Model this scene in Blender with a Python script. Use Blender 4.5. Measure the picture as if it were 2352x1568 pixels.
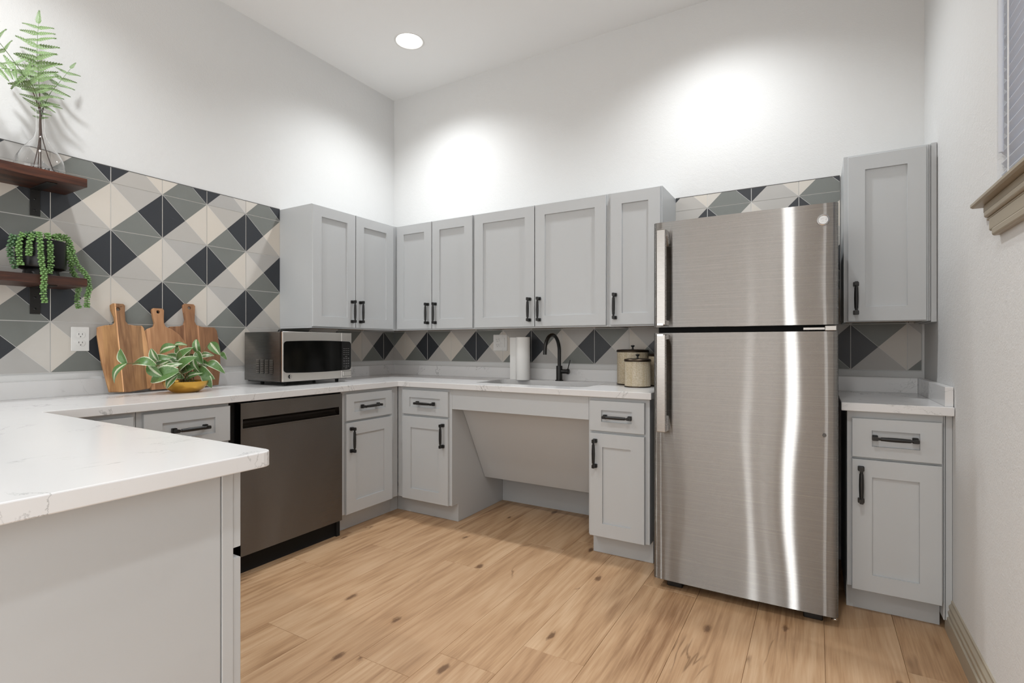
import bpy, bmesh, math, random
from mathutils import Vector, Matrix
from mathutils.geometry import tessellate_polygon
random.seed(7)
PI = math.pi
for o in list(bpy.data.objects): bpy.data.objects.remove(o)
scene = bpy.context.scene
C = scene.collection

# ------------------------------------------------------------ camera, world, lights, exposure
CAM = (2.9996, -3.1756, 1.112)
cd = bpy.data.cameras.new('camera'); cam = bpy.data.objects.new('camera', cd); C.objects.link(cam)
cam.location = CAM; cam.rotation_euler = (PI/2, 0, 0.5327)
cd.sensor_width = 36; cd.sensor_fit = 'HORIZONTAL'; cd.lens = 36*1186.9/2352; cd.shift_y = 7.9/2352
cd.clip_start = 0.05
scene.camera = cam
w = bpy.data.worlds.new('world'); scene.world = w; w.use_nodes = True
w.node_tree.nodes['Background'].inputs[0].default_value = (0.80, 0.90, 1.0, 1)
w.node_tree.nodes['Background'].inputs[1].default_value = 3.0
vs = scene.view_settings
vs.view_transform = 'Standard'; vs.look = 'None'; vs.gamma = 1.0; vs.use_curve_mapping = False
vs.exposure = 0.1
H = 3.12                       # ceiling height
W = 3.45                       # room width
ROOM_Y = -6.6
def spot(x, y, e, col=(0.95, 0.98, 1.0), ang=138, blend=.95, r=0.05):
    l = bpy.data.lights.new('lamp', 'SPOT'); l.energy = e; l.color = col; l.spot_size = math.radians(ang)
    l.spot_blend = blend; l.shadow_soft_size = r
    o = bpy.data.objects.new('lamp', l); C.objects.link(o); o.location = (x, y, H-0.012)
    return o
LAMPS = [(0.677, -0.575), (2.52, -0.575), (0.677, -2.50), (2.87, -2.50), (0.677, -4.4), (2.37, -4.4), (0.677, -6.0), (2.52, -6.0)]  # last pair and the left lamp before it: unseen, added as fill
E_SPOT = 76
SPOTS = [spot(x, y, E_SPOT*(.90 if y > -1 else .88)) for x, y in LAMPS]
def area(loc, rot, sx, sy, e, col):
    l = bpy.data.lights.new('fill_light', 'AREA'); l.shape = 'RECTANGLE'; l.size = sx; l.size_y = sy; l.energy = e; l.color = col
    o = bpy.data.objects.new('fill_light', l); C.objects.link(o); o.location = loc; o.rotation_euler = rot
    return o
# added soft fill from the unseen far end of the room, behind the camera
area((1.5, ROOM_Y+0.06, 1.45), (-PI/2, 0, PI), 2.4, 2.2, 34, (0.93, 0.97, 1.0))
# added side fill for the left cabinet fronts, unseen down the right wall
area((W-0.06, -5.0, 1.2), (0, PI/2, 0), 2.1, 2.4, 44, (0.93, 0.97, 1.0))

# ------------------------------------------------------------ helpers
def lin(*c):
    return tuple(((x/255)/12.92 if x/255 <= .04045 else ((x/255+.055)/1.055)**2.4) for x in c) + (1,)

class N:
    """tiny node builder"""
    def __init__(s, name):
        s.m = bpy.data.materials.new(name); s.m.use_nodes = True
        s.t = s.m.node_tree; s.b = s.t.nodes['Principled BSDF']
    def n(s, typ, ins=None, **at):
        x = s.t.nodes.new(typ)
        for k, v in at.items(): setattr(x, k, v)
        for k, v in (ins or {}).items():
            if isinstance(v, bpy.types.NodeSocket): s.t.links.new(v, x.inputs[k])
            else: x.inputs[k].default_value = v
        return x
    def link(s, a, b): s.t.links.new(a, b)
    def set(s, **kw):
        for k, v in kw.items():
            k = k.replace('_', ' ')
            if isinstance(v, bpy.types.NodeSocket): s.link(v, s.b.inputs[k])
            else: s.b.inputs[k].default_value = v
        return s
    def math(s, op, a, b=0.0, c=0.0, clamp=False):
        x = s.t.nodes.new('ShaderNodeMath'); x.operation = op; x.use_clamp = clamp
        for i, v in enumerate((a, b, c)):
            if isinstance(v, bpy.types.NodeSocket): s.link(v, x.inputs[i])
            else: x.inputs[i].default_value = v
        return x.outputs[0]
    def mix(s, f, a, b, blend='MIX'):
        x = s.t.nodes.new('ShaderNodeMix'); x.data_type = 'RGBA'; x.blend_type = blend
        for i, v in ((0, f), (6, a), (7, b)):
            if isinstance(v, bpy.types.NodeSocket): s.link(v, x.inputs[i])
            else: x.inputs[i].default_value = v
        return x.outputs[2]
    def coord(s, scale=(1, 1, 1), rand=0.0, kind='Object'):
        tc = s.n('ShaderNodeTexCoord')
        mp = s.n('ShaderNodeMapping', {'Vector': tc.outputs[kind], 'Scale': scale})
        if rand:
            oi = s.n('ShaderNodeObjectInfo')
            cx = s.n('ShaderNodeCombineXYZ', {0: s.math('MULTIPLY', oi.outputs['Random'], rand), 1: s.math('MULTIPLY', oi.outputs['Random'], rand*1.7), 2: s.math('MULTIPLY', oi.outputs['Random'], rand*.6)})
            ad = s.n('ShaderNodeVectorMath', {0: mp.outputs[0], 1: cx.outputs[0]}, operation='ADD')
            return ad.outputs[0]
        return mp.outputs[0]
    def noise(s, vec, scale, detail=2, rough=.5, dist=0.0):
        return s.n('ShaderNodeTexNoise', {'Vector': vec, 'Scale': scale, 'Detail': detail, 'Roughness': rough, 'Distortion': dist}).outputs[0]
    def ramp(s, f, stops, interp='LINEAR'):
        r = s.n('ShaderNodeValToRGB', {0: f}); e = r.color_ramp; e.interpolation = interp
        while len(e.elements) < len(stops): e.elements.new(0.5)
        for el, (p, c) in zip(e.elements, stops): el.position = p; el.color = c
        return r.outputs[0]
    def bump(s, h, strength=.2, dist=.01):
        s.link(s.n('ShaderNodeBump', {'Height': h, 'Strength': strength, 'Distance': dist}).outputs[0], s.b.inputs['Normal'])

def plain(name, rgb, rough=.5, metal=0.0, var=0.0, spec=None):
    m = N(name); col = lin(*rgb)
    if var:
        v = m.noise(m.coord(), 3, 3)
        dk = tuple(c*(1-var) for c in col[:3])+(1,); lt = tuple(min(1, c*(1+var)) for c in col[:3])+(1,)
        m.set(Base_Color=m.mix(v, dk, lt))
    else: m.set(Base_Color=col)
    m.set(Roughness=rough, Metallic=metal)
    if spec is not None: m.set(Specular_IOR_Level=spec)
    return m.m

def wall_mat(name, rgb, bs=.25):
    m = N(name); c = m.coord()
    m.set(Base_Color=lin(*rgb), Roughness=.75, Specular_IOR_Level=.25)
    h = m.math('ADD', m.noise(c, 160, 3, .6), m.math('MULTIPLY', m.noise(c, 45, 2, .5), .8))
    m.bump(h, bs, .004); return m.m
M = {}
M['wall'] = wall_mat('wall paint', (216, 216, 215))
M['wall_r'] = wall_mat('wall paint side', (222, 222, 221), .4)
M['ceil'] = wall_mat('ceiling paint', (235, 235, 234), .1)
M['cab'] = plain('cabinet grey paint', (187, 189, 190), .38, var=.01)
M['cabin'] = plain('cabinet raw edge', (165, 128, 88), .6, var=.15)
M['black'] = plain('matte black metal', (24, 23, 22), .42)
M['blackp'] = plain('black plastic', (14, 14, 14), .35)
M['rubber'] = plain('black rubber', (20, 20, 20), .8)
M['dark'] = plain('dark void lining', (12, 11, 10), .9)
M['white'] = plain('white plastic', (222, 221, 218), .35)
M['slot'] = plain('socket slot', (90, 88, 85), .6)
M['paper'] = plain('paper towel', (238, 237, 234), .9)
M['trim'] = plain('taupe trim paint', (166, 156, 138), .4)
M['grout'] = plain('grout', (205, 204, 201), .85)
M['chrome'] = plain('chrome', (205, 205, 205), .22, 1.0)
M['soil'] = plain('potting soil', (52, 40, 30), .95, var=.4)
M['gold'] = plain('brushed gold', (205, 160, 75), .32, 1.0, var=.1)
M['bronze'] = plain('aged bronze', (70, 60, 50), .4, .9, var=.2)
M['potblack'] = plain('black glazed ceramic', (15, 14, 15), .32, spec=.3)
def blindmat():
    m = N('white blind slat'); m.set(Base_Color=lin(232, 233, 236), Roughness=.5)
    tr = m.n('ShaderNodeBsdfTranslucent', {'Color': lin(228, 232, 240)})
    mx = m.n('ShaderNodeMixShader', {0: .4}); m.link(m.b.outputs[0], mx.inputs[1]); m.link(tr.outputs[0], mx.inputs[2])
    m.link(mx.outputs[0], m.t.nodes['Material Output'].inputs['Surface']); return m.m
M['blind'] = blindmat()
M['stemdark'] = plain('dark fern stem', (70, 48, 38), .6)
M['stemgreen'] = plain('green stem', (96, 120, 70), .6)
M['key'] = plain('keypad print', (120, 120, 118), .6)
M['keybg'] = plain('keypad key', (44, 44, 44), .5)
M['emit'] = None
def emis(name, col, s):
    m = N(name); m.set(Base_Color=(1, 1, 1, 1), Emission_Color=col, Emission_Strength=s); return m.m
M['emit'] = emis('lamp glow', (1, .97, .93, 1), 7)
def steel(name, rgb, rough, aniso=.8, wave=True, groove=1.0):
    m = N(name); c = m.coord((1, 1, 1))
    br = m.noise(m.coord((3, 3, 900)), 1.0, 2)
    m.set(Base_Color=m.mix(m.math('MULTIPLY', br, .5), lin(*rgb), lin(*[x-9 for x in rgb])), Metallic=1.0, Anisotropic=aniso, Anisotropic_Rotation=.25,
          Roughness=m.math('ADD', m.math('MULTIPLY', br, .06), rough-.03))
    t = m.n('ShaderNodeTangent', direction_type='RADIAL', axis='Z'); m.link(t.outputs[0], m.b.inputs['Tangent'])
    # horizontal brushing: micro grooves tilt the normal up and down
    if wave:
        h = m.noise(m.coord((1.0, 1.0, 1.0)), 2.0, 0, .4)
        nn = m.n('ShaderNodeBump', {'Height': h, 'Strength': .45, 'Distance': .02}).outputs[0]
    else: nn = m.n('ShaderNodeNewGeometry').outputs['Normal']
    # brush lines run sideways, so reflections smear up and down: lobes tilted about the brush direction
    col = m.mix(m.math('MULTIPLY', br, .5), lin(*rgb), lin(*[x-9 for x in rgb]))
    prev = m.b.outputs[0]
    m.link(nn, m.b.inputs['Normal'])
    if groove:
        for k_, tz_ in enumerate((.30, .62, -.28)):
            ad = m.n('ShaderNodeVectorMath', {0: nn, 1: (0, 0, tz_*groove)}, operation='ADD').outputs[0]
            nv = m.n('ShaderNodeVectorMath', {0: ad}, operation='NORMALIZE').outputs[0]
            gl = m.n('ShaderNodeBsdfAnisotropic', {'Color': col, 'Roughness': rough, 'Anisotropy': aniso, 'Rotation': .0, 'Normal': nv, 'Tangent': t.outputs[0]})
            mx = m.n('ShaderNodeMixShader', {0: (.5, .36, .22)[k_]}); m.link(prev, mx.inputs[1]); m.link(gl.outputs[0], mx.inputs[2]); prev = mx.outputs[0]
        m.link(prev, m.t.nodes['Material Output'].inputs['Surface'])
    return m.m
M['steel'] = steel('brushed stainless', (170, 168, 165), .28, .95)
M['steeld'] = steel('brushed stainless dark', (150, 145, 140), .32, .95)
M['steelp'] = steel('satin stainless', (166, 162, 158), .28, .4, False, 0)
M['steelm'] = steel('light satin stainless', (222, 218, 212), .34, .4, False, 0)
M['sinksteel'] = plain('sink stainless', (150, 150, 150), .3, 1.0)
def quartz():
    m = N('veined quartz'); c = m.coord()
    n = m.noise(c, 2.6, 7, .62, 1.4); d = m.math('ABSOLUTE', m.math('SUBTRACT', n, .5))
    line = m.math('SUBTRACT', 1.0, m.math('MULTIPLY', d, 110), clamp=True)
    mask = m.math('MULTIPLY', m.math('SUBTRACT', m.noise(c, 3.7, 3), .525), 9, clamp=True)
    n2 = m.noise(c, 9, 5, .6, .8); d2 = m.math('ABSOLUTE', m.math('SUBTRACT', n2, .5))
    l2 = m.math('MULTIPLY', m.math('SUBTRACT', 1.0, m.math('MULTIPLY', d2, 70), clamp=True), m.math('MULTIPLY', m.math('SUBTRACT', m.noise(c, 5.1, 2), .58), 10, clamp=True))
    v = m.math('ADD', m.math('MULTIPLY', line, mask), m.math('MULTIPLY', l2, .6), clamp=True)
    base = m.mix(m.noise(c, 1.5, 3), lin(222, 221, 220), lin(212, 211, 211))
    m.set(Base_Color=m.mix(m.math('MULTIPLY', v, .6), base, lin(96, 97, 98)), Roughness=.2)
    return m.m
M['quartz'] = quartz()
def tilemat(name, rgb, warm=0.0):
    m = N(name); c = m.coord(rand=30.0)
    oi = m.n('ShaderNodeObjectInfo')
    col = lin(*rgb); col2 = lin(*[x*.93 for x in rgb]); cw = lin(rgb[0]+4*warm, rgb[1]-1*warm, rgb[2]-8*warm)
    a = m.mix(m.noise(c, 6, 5, .6), col, col2)
    a = m.mix(m.math('MULTIPLY', oi.outputs['Random'], 1.0), a, cw) if warm else a
    m.set(Base_Color=a, Roughness=.42)
    m.bump(m.noise(c, 60, 3), .06, .002)
    return m.m
M['t_black'] = tilemat('tile glaze charcoal', (50, 53, 58))
M['t_green'] = tilemat('tile glaze grey green', (122, 125, 121))
M['t_light'] = tilemat('tile glaze light grey', (180, 178, 175), .4)
M['t_cream'] = tilemat('tile glaze cream', (206, 202, 196), .8)
def oak():
    m = N('oak plank'); c = m.coord(rand=60.0)
    oi = m.n('ShaderNodeObjectInfo')
    def sc(v, s): return m.n('ShaderNodeVectorMath', {0: v, 1: s}, operation='MULTIPLY').outputs[0]
    wob = m.noise(sc(c, (5.5, .75, 1)), 1.0, 2, .45)
    sep = m.n('ShaderNodeSeparateXYZ', {0: c})
    ph = m.math('ADD', m.math('MULTIPLY', sep.outputs[0], 9.0), m.math('MULTIPLY', wob, 9.0))
    ring = m.math('MULTIPLY', m.math('ADD', m.math('SINE', m.math('MULTIPLY', ph, 6.28)), 1.0), .5)
    fib = m.noise(sc(c, (150, 5, 1)), 1.0, 5, .6)
    soft = m.noise(sc(c, (9, 1.1, 1)), 1.0, 4, .55)
    t = m.math('ADD', m.math('MULTIPLY', ring, .09), m.math('ADD', m.math('MULTIPLY', fib, .42), m.math('MULTIPLY', soft, .62)))
    col = m.ramp(t, [(.36, lin(140, 104, 72)), (.55, lin(184, 148, 112)), (.74, lin(205, 173, 139))])
    col = m.mix(m.math('MULTIPLY', oi.outputs['Random'], .35), col, lin(180, 144, 110))
    # knots and dark mineral cracks
    vo = m.n('ShaderNodeTexVoronoi', {'Vector': sc(c, (4.2, 1.9, 1)), 'Scale': 1.0, 'Randomness': 1.0}, voronoi_dimensions='2D')
    dd = m.math('ADD', vo.outputs['Distance'], m.math('MULTIPLY', m.noise(sc(c, (22, 8, 1)), 1.0, 4, .7), .20))
    halo = m.math('SUBTRACT', 1.0, m.math('MULTIPLY', dd, 4.0), clamp=True)
    core = m.math('SUBTRACT', 1.0, m.math('MULTIPLY', m.math('SUBTRACT', dd, .13), 26.0), clamp=True)
    gate = m.math('GREATER_THAN', m.n('ShaderNodeSeparateColor', {0: vo.outputs['Color']}).outputs[0], .52)
    col = m.mix(m.math('MULTIPLY', m.math('MULTIPLY', halo, gate), .55), col, lin(158, 118, 78))
    col = m.mix(m.math('MULTIPLY', m.math('MULTIPLY', core, gate), .85), col, lin(98, 68, 44))
    cn = m.noise(sc(c, (8, 1.4, 1)), 1.0, 3, .5, .4)
    cr = m.math('SUBTRACT', 1.0, m.math('MULTIPLY', m.math('ABSOLUTE', m.math('SUBTRACT', cn, .5)), 60.0), clamp=True)
    cg = m.math('MULTIPLY', m.math('SUBTRACT', m.noise(sc(c, (4.5, 2.2, 1)), 1.0, 1), .61), 12, clamp=True)
    col = m.mix(m.math('MULTIPLY', m.math('MULTIPLY', cr, cg), .7), col, lin(105, 75, 48))
    m.set(Base_Color=col, Roughness=m.math('ADD', m.math('MULTIPLY', fib, .15), .38))
    m.bump(fib, .08, .002)
    return m.m
M['oak'] = oak()
def wood(name, a, b, c3, sc=(40, 2, 40), rough=.45):
    m = N(name); c = m.coord(sc, rand=9.0)
    f = m.noise(c, 1.0, 5, .6, .3); g = m.noise(m.coord(tuple(x*4 for x in sc), rand=5.0), 1.0, 3)
    t = m.math('ADD', m.math('MULTIPLY', f, .75), m.math('MULTIPLY', g, .25))
    m.set(Base_Color=m.ramp(t, [(.32, lin(*a)), (.5, lin(*b)), (.66, lin(*c3))]), Roughness=rough); m.bump(t, .1, .003)
    return m.m
M['walnut'] = wood('dark stained wood', (26, 14, 10), (60, 32, 21), (98, 54, 34))
def board(name, stripes, rgbA, rgbB, knots=0):
    """acacia: strips side by side along local X, grain along local Z"""
    m = N(name); tc = m.n('ShaderNodeTexCoord')
    sep = m.n('ShaderNodeSeparateXYZ', {0: tc.outputs['Object']})
    nz = m.noise(m.coord((6, 6, 3)), 1.0, 2)
    x = m.math('ADD', sep.outputs[0], m.math('MULTIPLY', m.math('SUBTRACT', nz, .5), .008))
    fx = m.math('ADD', m.math('MULTIPLY', x, 1/.4), .5)
    tone = m.ramp(fx, stripes, 'CONSTANT')
    gr = m.noise(m.coord((70, 70, 5), rand=8.0), 1.0, 5, .6, .6)
    sw = m.noise(m.coord((16, 16, 4), rand=8.0), 1.0, 2, .5, 1.0)
    g2 = m.math('ADD', m.math('MULTIPLY', gr, .5), m.math('MULTIPLY', sw, .5))
    base = m.mix(m.math('MULTIPLY', m.math('SUBTRACT', g2, .32), 2.6, clamp=True), lin(*rgbA), lin(*rgbB))
    col = m.mix(1.0, base, tone, 'MULTIPLY')
    if knots:
        vo = m.n('ShaderNodeTexVoronoi', {'Vector': m.coord((7, 7, 5)), 'Scale': 1.0})
        k = m.math('SUBTRACT', 1.0, m.math('MULTIPLY', vo.outputs['Distance'], 7.0), clamp=True)
        col = m.mix(m.math('MULTIPLY', k, .55), col, lin(92, 55, 34))
    m.set(Base_Color=col, Roughness=.5); m.bump(gr, .06, .002)
    return m.m
def T(v, r=1.0, b=1.0): return (v*r, v, v*b, 1)
def glass(name):
    m = N(name); m.set(Base_Color=(1, 1, 1, 1), Roughness=0.0, Transmission_Weight=1.0, IOR=1.45); return m.m
M['glass'] = glass('clear glass')
def leafmat(name, a, b, trans=.2, rough=.5):
    m = N(name); c = m.coord(rand=20.0)
    m.set(Base_Color=m.mix(m.noise(c, 14, 2), lin(*a), lin(*b)), Roughness=rough, Subsurface_Weight=0.0)
    return m.m
M['fern'] = leafmat('fern leaf', (78, 108, 60), (138, 162, 110))
M['bead'] = leafmat('succulent bead', (66, 112, 48), (136, 170, 106), rough=.4)
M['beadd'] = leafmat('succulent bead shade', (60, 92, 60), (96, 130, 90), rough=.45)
def varieg():
    m = N('variegated leaf'); uv = m.n('ShaderNodeTexCoord').outputs['UV']
    s = m.n('ShaderNodeSeparateXYZ', {0: uv}); oi = m.n('ShaderNodeObjectInfo')
    c = m.coord((1, 1, 1), rand=20.0)
    dv = m.math('ABSOLUTE', m.math('SUBTRACT', s.outputs[1], .5))           # 0 midrib .. .5 edge
    n = m.noise(c, 60, 3); dvn = m.math('ADD', dv, m.math('MULTIPLY', m.math('SUBTRACT', n, .5), .25))
    centre = m.math('MULTIPLY', m.math('SUBTRACT', .13, dvn), 14, clamp=True)
    edge = m.math('MULTIPLY', m.math('SUBTRACT', dvn, .40), 14, clamp=True)
    g1 = m.math('GREATER_THAN', oi.outputs['Random'], .45); g2 = m.math('LESS_THAN', oi.outputs['Random'], .62)
    green = m.mix(m.noise(c, 25, 2), lin(48, 84, 44), lin(112, 146, 84))
    col = m.mix(m.math('MULTIPLY', centre, m.math('MULTIPLY', g1, .85)), green, lin(222, 222, 196))
    col = m.mix(m.math('MULTIPLY', edge, m.math('MULTIPLY', g2, .9)), col, lin(222, 226, 200))
    rib = m.math('MULTIPLY', m.math('SUBTRACT', .015, dv), 200, clamp=True)
    col = m.mix(m.math('MULTIPLY', rib, .6), col, lin(90, 110, 66))
    m.set(Base_Color=col, Roughness=.36); return m.m
M['varieg'] = varieg()
def weave():
    m = N('woven rattan'); uv = m.n('ShaderNodeTexCoord').outputs['UV']
    mp = m.n('ShaderNodeMapping', {'Vector': uv, 'Scale': (80, 42, 1)})
    wv = m.n('ShaderNodeTexBrick', {'Vector': mp.outputs[0], 'Scale': 1.0, 'Color1': lin(232, 222, 202), 'Color2': lin(206, 192, 166), 'Mortar': lin(122, 106, 82), 'Mortar Size': .12, 'Brick Width': 1.0, 'Row Height': 1.0, 'Bias': 0.0})
    bands = m.noise(m.n('ShaderNodeMapping', {'Vector': uv, 'Scale': (26, .6, 1)}).outputs[0], 1.0, 2)
    pt = m.noise(m.n('ShaderNodeMapping', {'Vector': uv, 'Scale': (24, 9, 1)}).outputs[0], 1.0, 1)
    col = m.mix(m.math('MULTIPLY', m.math('SUBTRACT', bands, .42), 3.0, clamp=True), wv.outputs[0], lin(232, 224, 206), 'MULTIPLY')
    col = m.mix(m.math('MULTIPLY', m.math('SUBTRACT', pt, .5), 1.4, clamp=True), col, lin(176, 166, 148))
    m.set(Base_Color=col, Roughness=.7); m.bump(wv.outputs['Fac'], -.6, .002); return m.m
M['weave'] = weave()
def window_glassdark():
    m = N('dark oven glass'); m.set(Base_Color=lin(12, 12, 11), Roughness=.10, Specular_IOR_Level=.22); return m.m
M['dglass'] = window_glassdark()
M['skyglass'] = glass('window glass')

# ------------------------------------------------------------ mesh builder
class MB:
    def __init__(s): s.v = []; s.f = []; s.mi = []; s.uv = {}; s.sm = []
    def add(s, vs, fs, mi=0, smooth=False, uvs=None):
        o = len(s.v); s.v += [tuple(v) for v in vs]
        for i, f in enumerate(fs):
            if uvs: s.uv[len(s.f)] = [uvs[k] for k in f]
            s.f.append(tuple(k+o for k in f)); s.mi.append(mi); s.sm.append(smooth)
    def box(s, x0, x1, y0, y1, z0, z1, mi=0):
        x0, x1 = min(x0, x1), max(x0, x1); y0, y1 = min(y0, y1), max(y0, y1); z0, z1 = min(z0, z1), max(z0, z1)
        s.add([(x0, y0, z0), (x1, y0, z0), (x1, y1, z0), (x0, y1, z0), (x0, y0, z1), (x1, y0, z1), (x1, y1, z1), (x0, y1, z1)],
              [(0, 3, 2, 1), (4, 5, 6, 7), (0, 1, 5, 4), (1, 2, 6, 5), (2, 3, 7, 6), (3, 0, 4, 7)], mi)
        return s
    def prism(s, poly, axis, a, b, mi=0, holes=(), smooth=False):
        """poly: 2-D points; axis 'x': pts=(y,z), 'y': pts=(x,z), 'z': pts=(x,y)"""
        def P(p, t): return {'x': (t, p[0], p[1]), 'y': (p[0], t, p[1]), 'z': (p[0], p[1], t)}[axis]
        loops = [list(poly)] + [list(h) for h in holes]
        flat = [p for l in loops for p in l]; n = len(flat)
        tri = tessellate_polygon([[Vector((p[0], p[1], 0)) for p in l] for l in loops])
        vs = [P(p, a) for p in flat] + [P(p, b) for p in flat]
        fs = [tuple(t) for t in tri] + [tuple(k+n for k in t) for t in tri]
        if not holes: fs = [tuple(range(n)), tuple(range(n, 2*n))]
        s.add(vs, fs, mi)
        o = 0; fs = []
        for l in loops:
            k = len(l)
            for i in range(k): fs.append((o+i, o+(i+1) % k, o+(i+1) % k+n, o+i+n))
            o += k
        s.add(vs, fs, mi, smooth); return s
    def lathe(s, prof, c=(0, 0, 0), seg=32, axis='z', mi=0, smooth=True, a0=0, a1=2*PI):
        full = abs(a1-a0-2*PI) < 1e-6; ns = seg if full else seg+1
        vs = []; uvs = []; L = [0]
        for i in range(1, len(prof)): L.append(L[-1]+math.dist(prof[i], prof[i-1]))
        cols = seg+1
        for i, (r, z) in enumerate(prof):
            for k in range(cols):
                a = a0+(a1-a0)*k/seg; x, y = r*math.cos(a), r*math.sin(a)
                p = {'z': (x, y, z), 'y': (x, z, y), 'x': (z, x, y)}[axis]
                vs.append((p[0]+c[0], p[1]+c[1], p[2]+c[2])); uvs.append((k/seg, L[i]/max(L[-1], 1e-6)))
        fs = []
        for i in range(len(prof)-1):
            for k in range(seg):
                a, b = i*cols+k, i*cols+k+1; fs.append((a, b, b+cols, a+cols))
        s.add(vs, fs, mi, smooth, uvs); return s
    def tube(s, pts, rad, seg=8, mi=0, cap=True):
        pts = [Vector(p) for p in pts]; n = len(pts); R = rad if isinstance(rad, (list, tuple)) else [rad]*n
        up = Vector((0, 0, 1)); t0 = (pts[1]-pts[0]).normalized()
        if abs(t0.dot(up)) > .9: up = Vector((1, 0, 0))
        nrm = (up-t0*up.dot(t0)).normalized(); vs = []
        for i, p in enumerate(pts):
            t = (pts[min(i+1, n-1)]-pts[max(i-1, 0)]).normalized()
            nrm = (nrm-t*nrm.dot(t)).normalized(); bn = t.cross(nrm)
            for k in range(seg):
                a = 2*PI*k/seg; vs.append(p+(nrm*math.cos(a)+bn*math.sin(a))*R[i])
        fs = [(i*seg+k, i*seg+(k+1) % seg, (i+1)*seg+(k+1) % seg, (i+1)*seg+k) for i in range(n-1) for k in range(seg)]
        s.add(vs, fs, mi, True)
        if cap: s.add(vs[:seg], [tuple(range(seg-1, -1, -1))], mi); s.add(vs[-seg:], [tuple(range(seg))], mi)
        return s
    def mesh(s, name, mats):
        me = bpy.data.meshes.new(name); me.from_pydata(s.v, [], s.f)
        for m in mats: me.materials.append(m)
        me.polygons.foreach_set('material_index', s.mi); me.polygons.foreach_set('use_smooth', s.sm)
        if s.uv:
            ul = me.uv_layers.new(name='UVMap')
            for i, p in enumerate(me.polygons):
                if i in s.uv:
                    for li, u in zip(p.loop_indices, s.uv[i]): ul.data[li].uv = u
        bm = bmesh.new(); bm.from_mesh(me)
        bmesh.ops.remove_doubles(bm, verts=bm.verts, dist=1e-6); bmesh.ops.recalc_face_normals(bm, faces=bm.faces)
        for e in bm.edges:
            if len(e.link_faces) == 2 and (e.link_faces[0].smooth != e.link_faces[1].smooth or e.calc_face_angle(0) > .75): e.smooth = False
        bm.to_mesh(me); bm.free(); me.update(); return me
    def build(s, name, mats, parent=None, loc=(0, 0, 0), bevel=0, seg=1, kind=None):
        if not isinstance(mats, (list, tuple)): mats = [mats]
        return link(name, s.mesh(name, mats), parent, loc, bevel, seg, kind)
def link(name, me, parent=None, loc=(0, 0, 0), bevel=0, seg=1, kind=None, mat=None, rot=None, scale=None):
    o = bpy.data.objects.new(name, me); C.objects.link(o); o.parent = parent; o.location = loc
    if mat is not None: o.matrix_local = mat
    if rot: o.rotation_euler = rot
    if scale: o.scale = scale
    if bevel:
        b = o.modifiers.new('bevel', 'BEVEL'); b.width = bevel; b.segments = seg; b.limit_method = 'ANGLE'; b.angle_limit = .6
    if kind: o['kind'] = kind
    return o
def thing(name, label, cat, loc=(0, 0, 0), rz=0, group=None):
    o = bpy.data.objects.new(name, None); C.objects.link(o); o.location = loc; o.rotation_euler = (0, 0, rz)
    o.empty_display_size = .05; tag(o, label, cat, group); return o
def tag(o, label, cat, group=None):
    o['label'] = label; o['category'] = cat
    if group: o['group'] = group
    return o
def arc(cx, cy, r, a0, a1, n=6): return [(cx+r*math.cos(a0+(a1-a0)*i/n), cy+r*math.sin(a0+(a1-a0)*i/n)) for i in range(n+1)]
def rrect(x0, x1, y0, y1, r, n=6):
    return arc(x1-r, y1-r, r, 0, PI/2, n)+arc(x0+r, y1-r, r, PI/2, PI, n)+arc(x0+r, y0+r, r, PI, 1.5*PI, n)+arc(x1-r, y0+r, r, 1.5*PI, 2*PI, n)
def text(s, size, name, m, parent, mat, ext=.0003, shear=0.0, align='CENTER'):
    cu = bpy.data.curves.new('t', 'FONT'); cu.body = s; cu.size = size; cu.extrude = ext; cu.align_x = align; cu.align_y = 'CENTER'; cu.shear = shear
    cu.resolution_u = 3
    o = bpy.data.objects.new('t', cu); C.objects.link(o); bpy.context.view_layer.update()
    me = bpy.data.meshes.new_from_object(o.evaluated_get(bpy.context.evaluated_depsgraph_get())); bpy.data.objects.remove(o)
    me.materials.clear(); me.materials.append(m)
    return link(name, me, parent, mat=mat)

# ------------------------------------------------------------ the room
Z0 = .9867                     # bottom of the wall tiles
TP, TV = .23256, .2307         # tile pitch, horizontally and vertically
TL, TB = .128, .1266           # first grout line from the corner, on the left and the back wall
TTOP = 1.987
def struct(o): o['kind'] = 'structure'; return o
floor = struct(MB().box(-.15, W+.15, ROOM_Y-.15, .15, -.12, -.006).build('floor', plain('subfloor', (120, 92, 64), .8)))
wl = struct(MB().box(-.15, 0, ROOM_Y-.15, .15, -.006, H+.1).build('wall_left', M['wall']))
wb = struct(MB().box(0, W, 0, .15, -.006, H+.1).build('wall_back', M['wall']))
wf = struct(MB().box(0, W, ROOM_Y-.15, ROOM_Y, -.006, H+.1).build('wall_front', M['wall']))
ce = MB().prism([(-.0, -.0), (W, 0), (W, ROOM_Y), (0, ROOM_Y)], 'z', H, H+.1, holes=[[(x+.088*math.cos(a*PI/12), y+.088*math.sin(a*PI/12)) for a in range(24)] for x, y in LAMPS]).build('ceiling', M['ceil'])
struct(ce)
# right wall with the window opening
WY0, WY1, WZ0, WZ1 = -2.35, -1.17, 1.553, 2.86
mb = MB().prism([(.15, -.006), (.15, H+.1), (ROOM_Y-.15, H+.1), (ROOM_Y-.15, -.006)], 'x', W, W+.16, holes=[[(WY0, WZ0), (WY1, WZ0), (WY1, WZ1), (WY0, WZ1)]])
wr = struct(mb.build('wall_right', M['wall_r']))
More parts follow.
